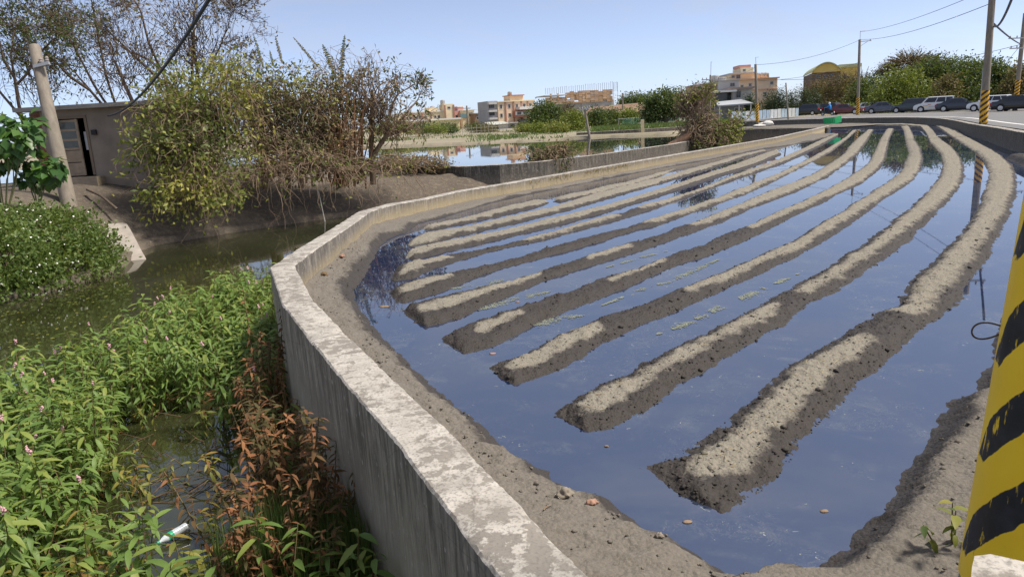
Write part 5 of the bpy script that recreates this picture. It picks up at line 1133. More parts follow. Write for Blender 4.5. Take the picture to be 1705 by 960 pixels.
# ---- tangled growth on the left bank
def vine_shrub(name, label, base, ells, leafm, n, ls, seed, ntw, droop_to, twr=.014, twm=None, per=6, shell=.25, out=1.25, cat='shrub', wid=.55):
    """rambling shrub: arching canes that fall outwards from the crown, leaves hanging along them"""
    rg = np.random.default_rng(seed); base = np.array(base, float); th = thing(name, label, cat, base); E_ = np.array(ells); w_ = (E_[:, 3] * E_[:, 5]); lines = []; lp = []
    for k in range(ntw):
        e = E_[rg.choice(len(E_), p=w_ / w_.sum())]; a_ = rdir(rg, 1)[0]; a_[1] = -abs(a_[1]) * .8 + .2 * a_[1]
        st = base + np.array([rg.normal() * .5, rg.normal() * .4, .2]); st = st * .35 + (e[:3] + rg.normal(size=3) * e[3:] * .3) * .65
        mid = e[:3] + a_ * e[3:] * rg.uniform(.5, .95) + np.array([0, 0, e[5] * .25]); en = e[:3] + a_ * e[3:] * rg.uniform(.95, out); en[2] -= rg.uniform(.0, 1.) ** 2 * droop_to
        pts = resample(smooth_line(np.array([st, (st + mid) / 2 + rg.normal(size=3) * .25, mid, (mid + en) / 2 + rg.normal(size=3) * .22, en]), 2), n=12); pts += rg.normal(size=pts.shape) * .035
        lines.append((pts, np.linspace(twr * rg.uniform(1., 2.), twr * .45, 12))); lp.append(pts[4:])
        if rg.random() < .6:
            i = rg.integers(4, 10); s2 = pts[i]; e2 = s2 + rdir(rg, 1)[0] * np.array([.7, .5, .55]) * rg.uniform(.4, 1.4) - np.array([0, 0, .2]); q2 = resample(np.array([s2, (s2 + e2) / 2 + rg.normal(size=3) * .15, e2]), n=6); lines.append((q2, np.linspace(twr * .7, twr * .3, 6))); lp.append(q2[2:])
    lines.append((resample(np.array([base - [0, 0, .4], base + [0, 0, .6], E_[0, :3]]), n=6), np.linspace(.12, .05, 6)))
    tube_obj('stems', [(a_ - base, b_) for a_, b_ in lines], twm or TWIG, th, 4)
    c, q, k = clumpy(rg, ells, n // per, per, ls * 1.1, shell); lpa = np.concatenate(lp); m2 = int(len(c) * .45); along = lpa[rg.integers(0, len(lpa), m2)] + rg.normal(size=(m2, 3)) * ls * .5
    p = np.vstack([c, along]); m_ = len(p); d = unit(rdir(rg, m_) + np.array([0, -.2, -.55])); hue = np.clip(.5 + .8 * fbm(p, .7, 2, seed) + rg.normal(size=m_) * .22, 0, 1)
    leaf_obj('leaves', p - base, d, unit(rdir(rg, m_) * .8 + np.array([.3, -.3, .8])), ls * rg.uniform(.6, 1.35, m_), ls * wid * rg.uniform(.7, 1.2, m_), hue, leafm, th, .2); return th
def hb_(x, y, D): p = V(x, y, D); return p
vine_shrub('rambling_shrub', 'rambling shrub with yellow green leaves hanging over the stream beside the hut', V(330, 320, 26), [ell(300, 200, 70, 70, 25), ell(258, 250, 52, 52, 24.4), ell(345, 265, 80, 60, 24.6), ell(370, 170, 75, 70, 26), ell(320, 322, 80, 36, 23.8), ell(285, 130, 40, 36, 26)], L_SHR, 4600, .165, 201, 330, 1.0, .012, shell=.1, out=1.5)
vine_shrub('rambling_shrub', 'tangled brown shrub with hanging dead canes behind the yellow green one', V(480, 300, 28), [ell(460, 195, 80, 70, 27.5), ell(535, 205, 75, 75, 28), ell(500, 255, 80, 45, 27), ell(430, 235, 70, 55, 26.6), ell(585, 230, 45, 55, 28.5)], L_BRN, 3000, .15, 202, 340, .9, .011, shell=.1, out=1.45)
vine_shrub('rambling_shrub', 'olive leafed shrub crown above the brown tangle', V(440, 300, 28.5), [ell(430, 150, 70, 48, 27.5), ell(505, 150, 65, 40, 28), ell(385, 125, 38, 36, 27.5), ell(560, 190, 45, 40, 28.3)], L_SHR, 1900, .15, 203, 220, .4, .010, shell=.1, out=1.5)
vine_shrub('dead_shrub', 'spill of dry bare canes trailing from the tangle to the water', V(500, 295, 26.8), [ell(430, 285, 70, 40, 25.8), ell(540, 275, 90, 34, 26.6), ell(640, 275, 80, 22, 28.5)], L_SHR, 500, .14, 204, 170, 1.5, .012, out=1.6)
# dead upright brown stems (old banana trunks) in the tangle
th = thing('dead_stalks', 'clump of dry upright brown stalks inside the tangle', 'stalks', V(575, 300, 28.2)); ln = []; rg = np.random.default_rng(31); bs = np.array(th.location)
for k in range(60):
    x = 572 + rg.normal() * 22; a_ = V(x, 300 + rg.normal() * 6, 28 + rg.normal() * .4); b__ = V(x + rg.normal() * 16, 170 + rg.uniform(-20, 60), 28 + rg.normal() * .6); ln.append((resample(np.array([a_, (a_ + b__) / 2 + rg.normal(size=3) * .12, b__]), n=6) - bs, np.linspace(.035, .018, 6)))
tube_obj('stalk_bundle', ln, bark('dry_banana_stalk', (.20, .10, .05), (.36, .20, .11), 9.), th)
# low limb spreading to the right
def bare(name, label, base, starts, seed, depth, kids, mat, leafm=None, nl=0, ls=.14, r0=.1, gnarl=.3, bend=.5, grav=0., cat='tree', ratio=.66, n=4, spread=.75):
    rg = np.random.default_rng(seed); base = np.array(base, float); th = thing(name, label, cat, base); lines = []; tips = []
    for p0, p1, L, r_ in starts:
        p0 = np.array(p0, float); p1 = np.array(p1, float); lines.append((resample(np.array([p0, (p0 + p1) / 2 + rg.normal(size=3) * .08, p1]), n=7), np.linspace(r_, r_ * .7, 7))); grow(rg, p1, unit(p1 - p0), L, r_ * .65, depth, lines, tips, bend, gnarl, kids, grav, ratio, spread)
    lines = [(a_ - base, np.maximum(b_, .0075)) for a_, b_ in lines]; tube_obj('trunk', lines, mat, th, n)
    if nl:
        pts = np.concatenate([a_[len(a_) // 2:] for a_, b_ in lines if b_[0] < r0 * .4]); k = rg.integers(0, len(pts) // 9 + 1, nl) * 9; k = np.minimum(k, len(pts) - 1); p = pts[k] + rg.normal(size=(nl, 3)) * ls * .8
        leaf_obj('leaves', p, unit(rdir(rg, nl) + np.array([0, 0, -.5])), rdir(rg, nl), ls * rg.uniform(.6, 1.3, nl), ls * .5, rg.random(nl), leafm or L_BRN, th)
    return th
D = 28.5; A_ = lambda x, y, d=0.: V(x, y, D + d)
bare('bare_tree', 'low crooked bare tree spreading twigs over the pond end', A_(600, 300), [(A_(598, 300), A_(640, 230), 1.0, .12), (A_(640, 232), A_(680, 185), .7, .07), (A_(600, 290), A_(602, 200), 1.0, .08), (A_(640, 235), A_(655, 170, .3), .8, .06)], 211, 4, (2, 3), TWIG, L_TREE, 230, .17, .09, .35, .5, spread=.65)
vine_shrub('dead_shrub', 'fan of fine dry twigs over the crooked bare tree', A_(620, 290), [ell(620, 150, 60, 55, 28.6), ell(660, 190, 42, 55, 28.6), ell(560, 130, 60, 45, 28.6)], L_BRN, 500, .16, 212, 190, .2, .010, out=1.35)
# big bare trees behind the hut
D2 = 34.; A2 = lambda x, y, d=0.: V(x, y, D2 + d)
bare('bare_tree', 'tall bare tree with leaning trunk behind the hut', A2(200, 215), [(A2(205, 215), A2(150, 150), 2.2, .09), (A2(150, 150), A2(95, 105), 2.0, .08), (A2(200, 205), A2(120, 70, .5), 1.9, .07), (A2(205, 210), A2(160, 40, 1), 1.8, .07)], 221, 5, (2, 3), TWIGD, L_TREE, 1900, .17, .12, .32, .4, n=3)
bare('bare_tree', 'wide bare crown rising above the yellow green shrub', A2(320, 215, 1), [(A2(320, 200, 1), A2(270, 120, 1), 2.3, .1), (A2(320, 190, 1), A2(320, 90, 1), 2.3, .1), (A2(300, 160, 1), A2(215, 85, 1), 2.0, .08), (A2(325, 150, 1), A2(360, 90, 1), 1.7, .07), (A2(270, 120, 1), A2(235, 20, 1), 1.6, .07)], 222, 5, (2, 4), TWIGD, L_BRN, 1500, .16, .12, .30, .5, n=3)
bare('bare_tree', 'dark gnarled bare tree behind the broad leafed shrub', A2(45, 215, -2), [(A2(42, 215, -2), A2(25, 130, -2), 2.0, .1), (A2(28, 140, -2), A2(55, 100, -2), 1.8, .07), (A2(25, 130, -2), A2(0, 70, -2), 1.8, .07), (A2(40, 200, -2), A2(-30, 110, -2), 2.0, .07)], 223, 5, (2, 3), TWIGD, L_TREE, 1900, .17, .12, .34, .4, n=3)
for lab, b_, es, nt_, lf, sd in [('fan of fine grey twigs behind the leaning pole', A2(90, 215), [ell(60, 120, 75, 80, 33), ell(110, 70, 70, 75, 33.5), ell(20, 60, 60, 70, 33)], 120, 500, 271), ('airy fan of bare twigs between the leaning pole and the cable', A2(230, 205), [ell(190, 100, 80, 85, 34), ell(240, 60, 80, 75, 34)], 110, 260, 272), ('high brown twig crown behind the hanging cable', A2(340, 205, 1), [ell(320, 60, 85, 75, 34.5), ell(385, 90, 60, 60, 34), ell(300, 10, 70, 45, 34.5)], 150, 350, 273)]:
    vine_shrub('bare_tree', lab, b_, es, L_TREE if sd == 271 else L_BRN, lf, .16, sd, nt_, 0., .009, TWIGD, out=1.3, cat='tree', per=3)
# banana plants
def banana(label, base, blades, seed):
    rg = np.random.default_rng(seed); base = np.array(base, float); th = thing('banana_plant', label, 'banana plant', base)
    lathe('stem', [(.16, -.3), (.15, .5), (.12, 1.6), (.08, 2.6)], 10, simple('banana_stem', (.18, .16, .07), .7), th)
    for (x0, y0, x1, y1, D_, w_, dead) in blades:
        a_ = V(x0, y0, D_) - base; b_ = V(x1, y1, D_) - base; n = 34; t = np.linspace(0, 1, n); mid = a_ + (b_ - a_) * t[:, None]; ax_ = unit(b_ - a_); s_ = unit(np.cross(ax_, np.array([.25, 1, .1]))); v = []; f = []
        for i in range(n - 1):
            wi = w_ * math.sin(math.pi * min(1, t[i] * .93 + .07)) ** .55
            for sg in (-1, 1):
                if rg.random() < .13 and sg > 0: continue
                l_ = wi * rg.uniform(.55, 1.); dn_ = -ax_ * l_ * rg.uniform(-.1, .5) + np.array([0, rg.uniform(-.3, .3) * l_, 0]); k = len(v); v += [mid[i], mid[i + 1] * .75 + mid[i] * .25, mid[i + 1] * .7 + mid[i] * .3 + s_ * sg * l_ + dn_, mid[i] + s_ * sg * l_ + dn_]; f.append((k, k + 1, k + 2, k + 3))
        me = mesh_np('blade', np.array(v), f, {'r': np.full(len(v), .9 if dead else .25)}); bl = put('blade', me, L_BRN if dead else L_BROAD, th); tube_obj('midrib', [(mid, np.linspace(.03, .008, n))], simple('banana_rib', (.25, .22, .10), .6), bl, 5)
    return th
banana('banana plant with two tattered green blades standing above the tangle', V(568, 300, 29), [(566, 140, 574, 58, 29, .13, 0), (560, 130, 537, 74, 29, .15, 0), (566, 150, 605, 122, 29, .12, 1), (560, 200, 545, 260, 28.4, .2, 1)], 1)
banana('banana plant with thin bleached blades beside the hanging cable', V(450, 300, 29.5), [(438, 110, 421, 56, 29.5, .08, 0), (470, 105, 458, 60, 29.5, .09, 1), (455, 110, 449, 84, 29.5, .07, 0), (530, 112, 488, 62, 29.5, .07, 1)], 2)
# broad leaved shrub at the left
def broad(label, base, ells, n, seed):
    rg = np.random.default_rng(seed); base = np.array(base); th = thing('broad_leaf_shrub', label, 'shrub', base); p, q = crown_points(rg, ells, n, .6); d = unit(q * .7 + rdir(rg, n) * .5 + np.array([0, -.2, -.5])); L_ = rg.uniform(.2, .36, n)
    leaf_obj('leaves', p - base, d, unit(q + np.array([.2, -.4, .9])), L_, L_ * .85, rg.random(n), L_BROAD, th, .3)
    ln = [(resample(np.array([base - [0, 0, .3], base + (np.array(e[:3]) - base) * .5 + rg.normal(size=3) * .1, np.array(e[:3]) + rdir(rg, 1)[0] * np.array(e[3:]) * .5]), n=6) - base, np.linspace(.022, .009, 6)) for e in ells for _ in range(3)]
    tube_obj('stems', ln, simple('green_stem', (.12, .12, .05), .8), th); return th
broad('glossy broad leafed shrub before the brick end of the hut', V(5, 350, 20), [ell(20, 225, 40, 30, 20.5), ell(-10, 245, 30, 40, 20.5), ell(45, 210, 24, 20, 20.7)], 330, 231)
broad('dark drooping clump of broad leaves at the foot of the leaning pole', V(60, 330, 20.6), [ell(75, 280, 28, 22, 21), ell(55, 290, 20, 20, 21)], 190, 232)
# flowering bushes on the near left bank
def flower_bush(label, base, ells, n, nf, seed):
    rg = np.random.default_rng(seed); base = np.array(base); th = thing('flowering_bush', label, 'bush', base, 0, 'white flowered bushes on the stream bank'); p, q, k = clumpy(rg, ells, n // 12, 12, .13, .72); d = unit(q + rdir(rg, len(p)) * .6); m_ = len(p)
    br = np.clip(.25 + .5 * rg.random(m_) + .5 * np.maximum(0, fbm(p, 1.1, 2, seed)) * rg.random(m_), 0, 1)
    leaf_obj('leaves', p - base, d, unit(q + rdir(rg, m_) * .5), rg.uniform(.07, .14, m_), rg.uniform(.045, .075, m_), br, L_BUSH, th)
    p, q = crown_points(rg, ells, nf, .97); keep = fbm(p, .9, 2, seed + 5) > -.25; p = p[keep] + q[keep] * .05; q = q[keep]; V_ = []; F_ = []
    for i, (c, nn) in enumerate(zip(p - base, q)):
        u = unit(np.cross(nn, [.3, .2, .9])); w_ = np.cross(nn, u); r_ = rg.uniform(.014, .026); a_ = np.arange(6) * np.pi / 3; k0 = len(V_); V_ += list(c + r_ * (np.cos(a_)[:, None] * u + np.sin(a_)[:, None] * w_)) + [c + nn * r_ * .4]; F_ += [(k0 + j, k0 + (j + 1) % 6, k0 + 6) for j in range(6)]
    put('flowers', mesh_np('flowers', np.array(V_), np.array(F_)), PETAL, th)['kind'] = 'stuff'
    ln = [((np.array([base * .3 + np.array(ells[0][:3]) * .7 - [0, 0, .5], c * .6 + np.array(ells[0][:3]) * .4, c]) - base), np.array([.02, .014, .007])) for c in crown_points(rg, [tuple(np.array(e) * np.array([1, 1, 1, .8, .8, .8])) for e in ells], 60, .3)[0]]; tube_obj('stems', ln, TWIG, th); return th
flower_bush('wide bush dotted with white flowers sloping to the concrete slab', P(120, 468, -1.6), [ell(90, 400, 80, 50, 18.6), ell(40, 378, 60, 36, 18.8), ell(150, 425, 46, 40, 18.6), ell(110, 440, 72, 40, 17.8), ell(60, 430, 70, 45, 17.6)], 15000, 430, 241)
flower_bush('lower flowering bush spilling over the water edge', P(20, 495, -1.6), [ell(15, 440, 60, 60, 16.4), ell(55, 472, 48, 30, 16.6), ell(-30, 400, 50, 50, 16.8), ell(0, 478, 50, 30, 15.9)], 10000, 330, 242)
# debris heap and uprooted tree
vine_shrub('brush_heap', 'heap of cut brown branches dumped on the bank wall', V(912, 278, 33.2), [ell(912, 268, 34, 20, 33), ell(930, 258, 24, 18, 33.4), ell(895, 280, 22, 16, 32.8)], L_BRN, 1500, .14, 251, 200, .25, .016, cat='brush heap')
vine_shrub('brush_heap', 'low spray of dry twigs and leaves along the top of the bank wall', V(690, 276, 33.4), [ell(690, 268, 40, 8, 33.3), ell(645, 268, 30, 9, 34.5), ell(735, 272, 18, 6, 32)], L_BRN, 1100, .13, 252, 110, .35, .012, cat='brush heap')
D3 = 45.; A3 = lambda x, y, d=0.: V(x, y, D3 + d)
bare('uprooted_tree', 'uprooted tree with tangled brown branches lying over the bank wall', A3(1128, 240), [(A3(1122, 242, -.3), A3(1160, 208), .9, .2), (A3(1150, 235), A3(1160, 185), .8, .15), (A3(1165, 225), A3(1170, 178), .7, .11), (A3(1150, 228), A3(1205, 212), .9, .11), (A3(1150, 235, -.5), A3(1180, 248, -1), .8, .09)], 261, 4, (2, 4), TWIG, L_SHR, 450, .2, .1, .36, .3)
b = MB(); c0 = A3(1116, 246, -.4); c1 = A3(1150, 224, -.2); b.bar(c0, c1, .3, .22, 10); o = b.build('split_trunk', bark('raw_wood', (.34, .17, .09), (.52, .32, .2), 8.), None, smooth=True); tag(o, 'raw reddish split end of trunk under the uprooted tree', 'trunk')
vine_shrub('leafy_branch', 'green leafed branches at the right side of the uprooted tree', A3(1200, 240), [ell(1205, 225, 26, 24, 45), ell(1222, 210, 16, 16, 45.5), ell(1185, 238, 30, 12, 44.5)], L_LIME, 1000, .22, 262, 80, .5, .02, cat='branches')
vine_shrub('leafy_branch', 'greyish green leafy top of the uprooted tree', A3(1150, 235), [ell(1150, 160, 24, 18, 46), ell(1170, 150, 18, 14, 46), ell(1135, 175, 16, 18, 46)], L_SHR, 320, .18, 263, 90, .3, .02, cat='branches')
vine_shrub('dead_shrub', 'dense brown twig mass around the uprooted trunk', A3(1160, 240), [ell(1160, 215, 40, 30, 45), ell(1165, 190, 22, 22, 45), ell(1190, 235, 40, 16, 44.5)], L_BRN, 200, .16, 264, 150, .4, .02)
# ================================================================== WEEDS IN THE STREAM
def weed_proto(name, label, group, seed, leafm, nst, h0, h1, nl, ls, hue, flowers=True, wid=.27, red=0.):
    rg = np.random.default_rng(seed); th = thing(name, label, 'plant', (0, 0, 0), 0, group); lines = []; P_ = []; D_ = []; N_ = []; L_ = []; r_ = []; fl = []
    for s in range(nst):
        a = rg.uniform(0, 6.28); h = rg.uniform(h0, h1); base = np.array([math.cos(a), math.sin(a), 0]) * rg.uniform(.02, .12) - [0, 0, .25]
        top = np.array([math.cos(a), math.sin(a), 0]) * rg.uniform(.05, .3) + np.array([0, 0, h]); pts = resample(smooth_line(np.array([base, base * .5 + np.array([*(top[:2] * .3), h * .5]), top]), 2), n=8); lines.append((pts, np.linspace(.007, .003, 8)))
        ph = rg.uniform(0, 6.28)
        for k in range(nl):
            t = 1 - (k / nl) ** 1.3 * .75; p = np.array([np.interp(t, np.linspace(0, 1, 8), pts[:, c]) for c in range(3)]); ph += 2.4 + rg.normal() * .3; el = rg.uniform(-.35, .6) if t > .8 else rg.uniform(-.9, .15)
            P_.append(p); D_.append([math.cos(ph) * math.cos(el), math.sin(ph) * math.cos(el), math.sin(el)]); N_.append([rg.normal() * .25, rg.normal() * .25, 1]); L_.append(ls * rg.uniform(.65, 1.2) * (1 if t > .5 else .8)); r_.append(np.clip(hue + (t - .7) * .5 * (1 - red) + rg.normal() * (.16 + red * .14) + (rg.random() < .06) * .4, 0, 1))
        if flowers and rg.random() < .3: fl.append((pts[-1] + [0, 0, .035]))
    L_ = np.array(L_)
    tube_obj('stems', lines, simple('weed_stem', (.17, .12, .05), .7), th, 4); long_leaf_obj('leaves', np.array(P_), np.array(D_), np.array(N_), L_, L_ * wid, np.array(r_), leafm, th, .42)
    if fl:
        b = MB()
        for c in fl:
            for q in range(7):
                o = c + np.array([rg.normal() * .008, rg.normal() * .008, q * .008 - .02]); s_ = rg.uniform(.007, .013); b.add([o + [s_, 0, 0], o + [0, s_, 0], o - [s_, 0, 0], o - [0, s_, 0], o + [0, 0, s_ * 1.4], o - [0, 0, s_ * 1.2]], [(0,1,4),(1,2,4),(2,3,4),(3,0,4),(1,0,5),(2,1,5),(3,2,5),(0,3,5)])
        b.build('flower_spikes', PINK, th)['kind'] = 'stuff'
    return th
G1 = 'green waterweed plants crowding the stream'; G2 = 'yellowing waterweed plants round the open water'; G3 = 'withered weeds against the wall'
T1 = 'green waterweed plant with lance shaped leaves crowding the stream beside the wall'; T2 = 'yellowing straggly waterweed plant round the open dark water by the bottle'; T3 = 'withered reddish brown weed standing against the outer wall face'
pro1 = [weed_proto('waterweed', T1, G1, 300 + k, L_KNOT, 4 + k % 2, .42, .92, 21, .15, .5 + .07 * (k % 3), k % 2 == 0, .27) for k in range(8)]
pro2 = [weed_proto('waterweed', T2, G2, 330 + k, L_YEL, 3, .25, .6, 13, .14, .3 + .1 * (k % 4), k % 3 == 0, .27) for k in range(6)]
pro3 = [weed_proto('withered_weed', T3, G3, 360 + k, L_RED, 5, .45, 1.15, 60, .065, .2 + .14 * k, False, .3, 1.) for k in range(5)]
used = set()
def place(pro, x, y, s, rg, k, z=ZS, tilt=.12):
    p = pro[k]
    if p.name in used: p = copy_tree(p)
    used.add(pro[k].name); p.location = (float(x), float(y), z); p.scale = (s, s, s * rg.uniform(.9, 1.1)); p.rotation_euler = (rg.normal() * tilt, rg.normal() * tilt, rg.uniform(0, 6.28)); return p
rg = np.random.default_rng(400)
wo_ = resample(miter(wall_in, .36), step=.2); wo_ = wo_[(wo_[:, 1] > 2.6) & (wo_[:, 1] < 9.6)][::-1]
veg = np.vstack([PP([(-60,640),(0,612),(130,572),(250,515),(330,482),(400,462),(440,452)], -1.15)[:, :2], wo_, [(-4.6, 2.6)]])
pool = PP([(185,690),(260,655),(345,660),(430,690),(450,780),(440,850),(330,930),(220,960),(150,900),(165,800)], -1.55)[:, :2]
pool2 = PP([(330,590),(380,585),(390,640),(340,640)], -1.4)[:, :2]
lo, hi = veg.min(0), veg.max(0); c = rg.uniform(lo, hi, (9000, 2)); c = c[inside(c, veg)]; pts1 = []
for q in c:
    if len(pts1) >= 640: break
    if all((q[0] - a[0]) ** 2 + (q[1] - a[1]) ** 2 > .185 ** 2 for a in pts1): pts1.append(q)
pts1 = np.array(pts1); ip = inside(pts1, pool) | inside(pts1, pool2)
wo = miter(wall_in, .3); wd = np.array([np.min(np.hypot(*(wo - q).T)) if True else 0 for q in pts1])
wr = resample(wo, step=.1); wd = np.array([np.sqrt(((wr - q) ** 2).sum(1)).min() for q in pts1])
lowr = np.array([p_[1] < 7.0 for p_ in pts1])
n1 = n2 = n3 = 0; bott = P(287, 889, ZS)[:2]
for q, a, d in zip(pts1, ip, wd):
    if d < .10: continue
    if min(np.hypot(*(q - bott)), np.hypot(*(q - bott * .94)), np.hypot(*(q - bott * .88))) < .3: continue
    if a:
        if rg.random() < .10: place(pro2, *q, rg.uniform(.5, .8), rg, int(rg.integers(6))); n2 += 1
    elif d < .72 and 4.0 < q[1] < 7.7 and rg.random() < .6: place(pro3, *q, rg.uniform(.95, 1.5), rg, int(rg.integers(5))); n3 += 1
    elif q[1] < 5.6 + .6 * (q[0] + 3) and q[0] > -3.4 and rg.random() < .62: place(pro2, *q, rg.uniform(.8, 1.15), rg, int(rg.integers(6))); n2 += 1
    elif n1 < 300: place(pro1, *q, rg.uniform(.8, 1.12), rg, int(rg.integers(8))); n1 += 1
print('WEEDS', n1, n2, n3, len(pts1), ip.sum(), veg.round(1).tolist())
for pr in pro1 + pro2 + pro3:
    if pr.name not in used: 
        for ch in list(pr.children): bpy.data.objects.remove(ch)
        bpy.data.objects.remove(pr)
# dead stems lying in the open water
ln = []; pc = pool.mean(0)
for k in range(90):
    q = pc + rg.normal(size=2) * np.array([.75, .8]); a_ = rg.uniform(0, 6.28); L = rg.uniform(.15, .55); z = rg.uniform(-.01, .03); u = np.array([math.cos(a_), math.sin(a_)]) * L
    if not inside(np.array([q]), veg)[0]: continue
    ln.append((np.array([[*q, ZS + z], [*(q + u * .5), ZS + z + rg.uniform(0, .14)], [*(q + u), ZS + rg.uniform(-.02, .1)]]), np.array([.006, .005, .003])))
tag(tube_obj('dead_stems', ln, bark('dead_stem', (.05, .035, .02), (.15, .10, .06), 20.)), 'dark dead stems littering the open water between the weeds', 'dead stems', kind='stuff')
n = 2000; q = rg.uniform(lo, hi, (n * 3, 2)); q = q[inside(q, veg) & ((~inside(q, pool)) | (rg.random(n * 3) < .05))][:n]; n = len(q)
tag(leaf_obj('fallen_leaves', np.column_stack([q, ZS + rg.uniform(.005, .2, n) ** 1.5]), rdir(rg, n) * np.array([1, 1, .5]), rdir(rg, n) * .6 + np.array([0, 0, 1.]), .10 * rg.uniform(.6, 1.3, n), .035, rg.uniform(.3, 1, n), L_RED), 'dead brown leaves lying between the weed stems', 'leaf litter', kind='stuff')
# grass at the foot of the wall
gt = 'grass tufts at the foot of the wall'
for k, (x, y) in enumerate([(470, 955), (500, 970), (530, 945), (560, 965), (590, 950), (610, 985), (440, 975), (545, 1000), (585, 1010), (410, 990)]):
    c = P(x, y + 10, ZS + .15); n = 220; a_ = rg.uniform(0, 6.28, n); th = leaf_obj('grass_tuft', np.column_stack([rg.normal(size=(n, 2)) * .07, np.zeros(n) - .1]), np.column_stack([np.cos(a_) * .5, np.sin(a_) * .5, np.ones(n) * rg.uniform(.5, 1.4, n)]), np.column_stack([np.cos(a_), np.sin(a_), .2 * np.ones(n)]), rg.uniform(.35, .8, n), .016, rg.random(n), L_GRASS, None, .35, tuple(c)); tag(th, 'tuft of long green grass at the foot of the wall', 'grass', gt)
# floating leaves on the open stream
n = 420; x = rg.uniform(-40, 330, n); y = rg.uniform(470, 600, n); q = np.array([P(a_, b_, ZS + .004) for a_, b_ in zip(x, y)]); 
fl_ = leaf_obj('floating_leaves', q, rdir(rg, n) * np.array([1, 1, .02]), np.tile([0, 0, 1.], (n, 1)) + rg.normal(size=(n, 3)) * .05, .09 * rg.uniform(.4, 1.2, n), .05, rg.random(n), L_SHR, None, .02); tag(fl_, 'small pale leaves floating on the green stream', 'leaf litter', kind='stuff')
# ---- bottle
CLEAR = simple('clear_plastic', (.62, .66, .68), .18, 0, .1, 3, .6); CAPG = simple('green_cap', (.0, .30, .20), .4); LABG = simple('green_label', (.03, .38, .18), .4)
a0, a1 = P(268, 898, ZS + .06), P(306, 880, ZS + .06); d = unit(a1 - a0); ctr = (a0 + a1) / 2
th = thing('plastic_bottle', 'clear plastic bottle with green cap and label floating among the weeds', 'bottle', ctr); th.rotation_mode = 'QUATERNION'; th.rotation_quaternion = Vector(d + np.array([0, 0, .12])).to_track_quat('Z', 'Y')
lathe('body', [(.02, -.13), (.032, -.125), (.034, -.10), (.032, -.07), (.034, -.04), (.034, .0), (.033, .05), (.022, .085), (.013, .10), (.013, .115)], 20, CLEAR, th, (0, 0, 0), (math.pi, 0, 0)); lathe('label', [(.035, -.02), (.035, .025)], 20, LABG, th, (0, 0, -.02)); lathe('cap', [(.0155, -.132), (.0155, -.112)], 14, CAPG, th)
# ---- stones, brick bits, twigs on the near bank; small plants
def onbank(x, y): p = P(x, y, -.6); k = np.argmin(((bq - p[:2]) ** 2).sum(1)); return P(x, y, float(bz[k]))
STN = simple('grey_stone', (.24, .205, .16), .95, 0, .3, 12.); BRK = simple('orange_brick_bit', (.33, .19, .13), .9, 0, .4, 30.)
for x, y, r, m_, lab, nm in [(939, 826, .045, STN, 'rounded grey brown stone at the edge of the near bank', 'stone'), (985, 838, .028, BRK, 'orange brick fragment on the near bank beside the rounded stone', 'brick_fragment'), (1098, 893, .02, STN, 'small pale stone at the water edge of the near bank', 'stone'), (569, 428, .045, BRK, 'orange clod of brick by the inner wall bend', 'brick_fragment'), (540, 459, .055, simple('dung_brown', (.13, .085, .04), .95), 'brown clump of litter by the inner wall bend', 'litter_clump'), (1268, 806, .022, STN, 'small stone beside the blunt end of the widest ridge', 'stone')]:
    p = onbank(x, y); blob(nm, p + np.array([0, 0, r * .35]), (r, r * .8, r * .65), m_, lab, 'stone' if nm == 'stone' else nm.replace('_', ' '), int(x), .9, 3, freq=1.9)
n = 2600; k = rg.choice(len(bq), n); near = np.hypot(*bq[k].T); keep = (near < 14) & (bd[k] > .08); k = k[keep]; V_ = []; F_ = []; A_ = []
ico = np.array([[1,0,0],[-1,0,0],[0,1,0],[0,-1,0],[0,0,1],[0,0,-1]], float); icf = np.array([[0,2,4],[2,1,4],[1,3,4],[3,0,4],[2,0,5],[1,2,5],[3,1,5],[0,3,5]])
for i, j in enumerate(k):
    s_ = rg.uniform(.004, .014) * (1 + (rg.random() < .07) * 1.2); V_.append(ico * (1 + rg.uniform(-.35, .35, (6, 1))) * s_ * np.array([1.2, 1, .8]) @ np.array(Matrix.Rotation(rg.uniform(0, 6), 3, 'Z')) + np.array([*bq[j], bz[j] + s_ * .2]) + rg.normal(size=3) * np.array([.01, .01, 0])); F_.append(icf + 6 * i); A_ += [float(bd[j] > .14) * .9] * 6
me = mesh_np('soil_clods', np.concatenate(V_), np.concatenate(F_), {'dry': np.array(A_)}); tag(put('soil_clods', me, BANKSOIL), 'crumbs of soil scattered on the field bank', 'soil', kind='stuff')
RS = np.concatenate(RSC); RS = RS[(RS[:, 5] < 16) & (RS[:, 4] > -.01)]; wgt = 1 / RS[:, 5]; k = rg.choice(len(RS), 3400, p=wgt / wgt.sum()); V_ = []; F_ = []; A_ = []
for i, j in enumerate(k):
    s_ = rg.uniform(.004, .012) * (1 + (rg.random() < .06) * 1.4); V_.append(ico * (1 + rg.uniform(-.35, .35, (6, 1))) * s_ * np.array([1.3, 1, .8]) @ np.array(Matrix.Rotation(rg.uniform(0, 6), 3, 'Z')) + RS[j, :3] + np.array([0, 0, s_ * .15])); F_.append(icf + 6 * i); A_ += [RS[j, 3]] * 6
tag(put('mud_clods', mesh_np('mud_clods', np.concatenate(V_), np.concatenate(F_), {'dry': np.array(A_)}), SOIL), 'crumbs and clods of mud scattered over the ridges', 'soil', kind='stuff')
RD_ = RS[(RS[:, 3] > .6) & (RS[:, 5] < 11)]; ln = []
for j in rg.choice(len(RD_), 120):
    a_ = rg.uniform(0, 6.28); L_ = rg.uniform(.015, .05); p = RD_[j, :3] + np.array([0, 0, .006]); u = np.array([math.cos(a_), math.sin(a_), rg.uniform(-.1, .2)]) * L_; ln.append((np.array([p - u, p + [0, 0, .002], p + u]), np.array([.0022, .0022, .0015])))
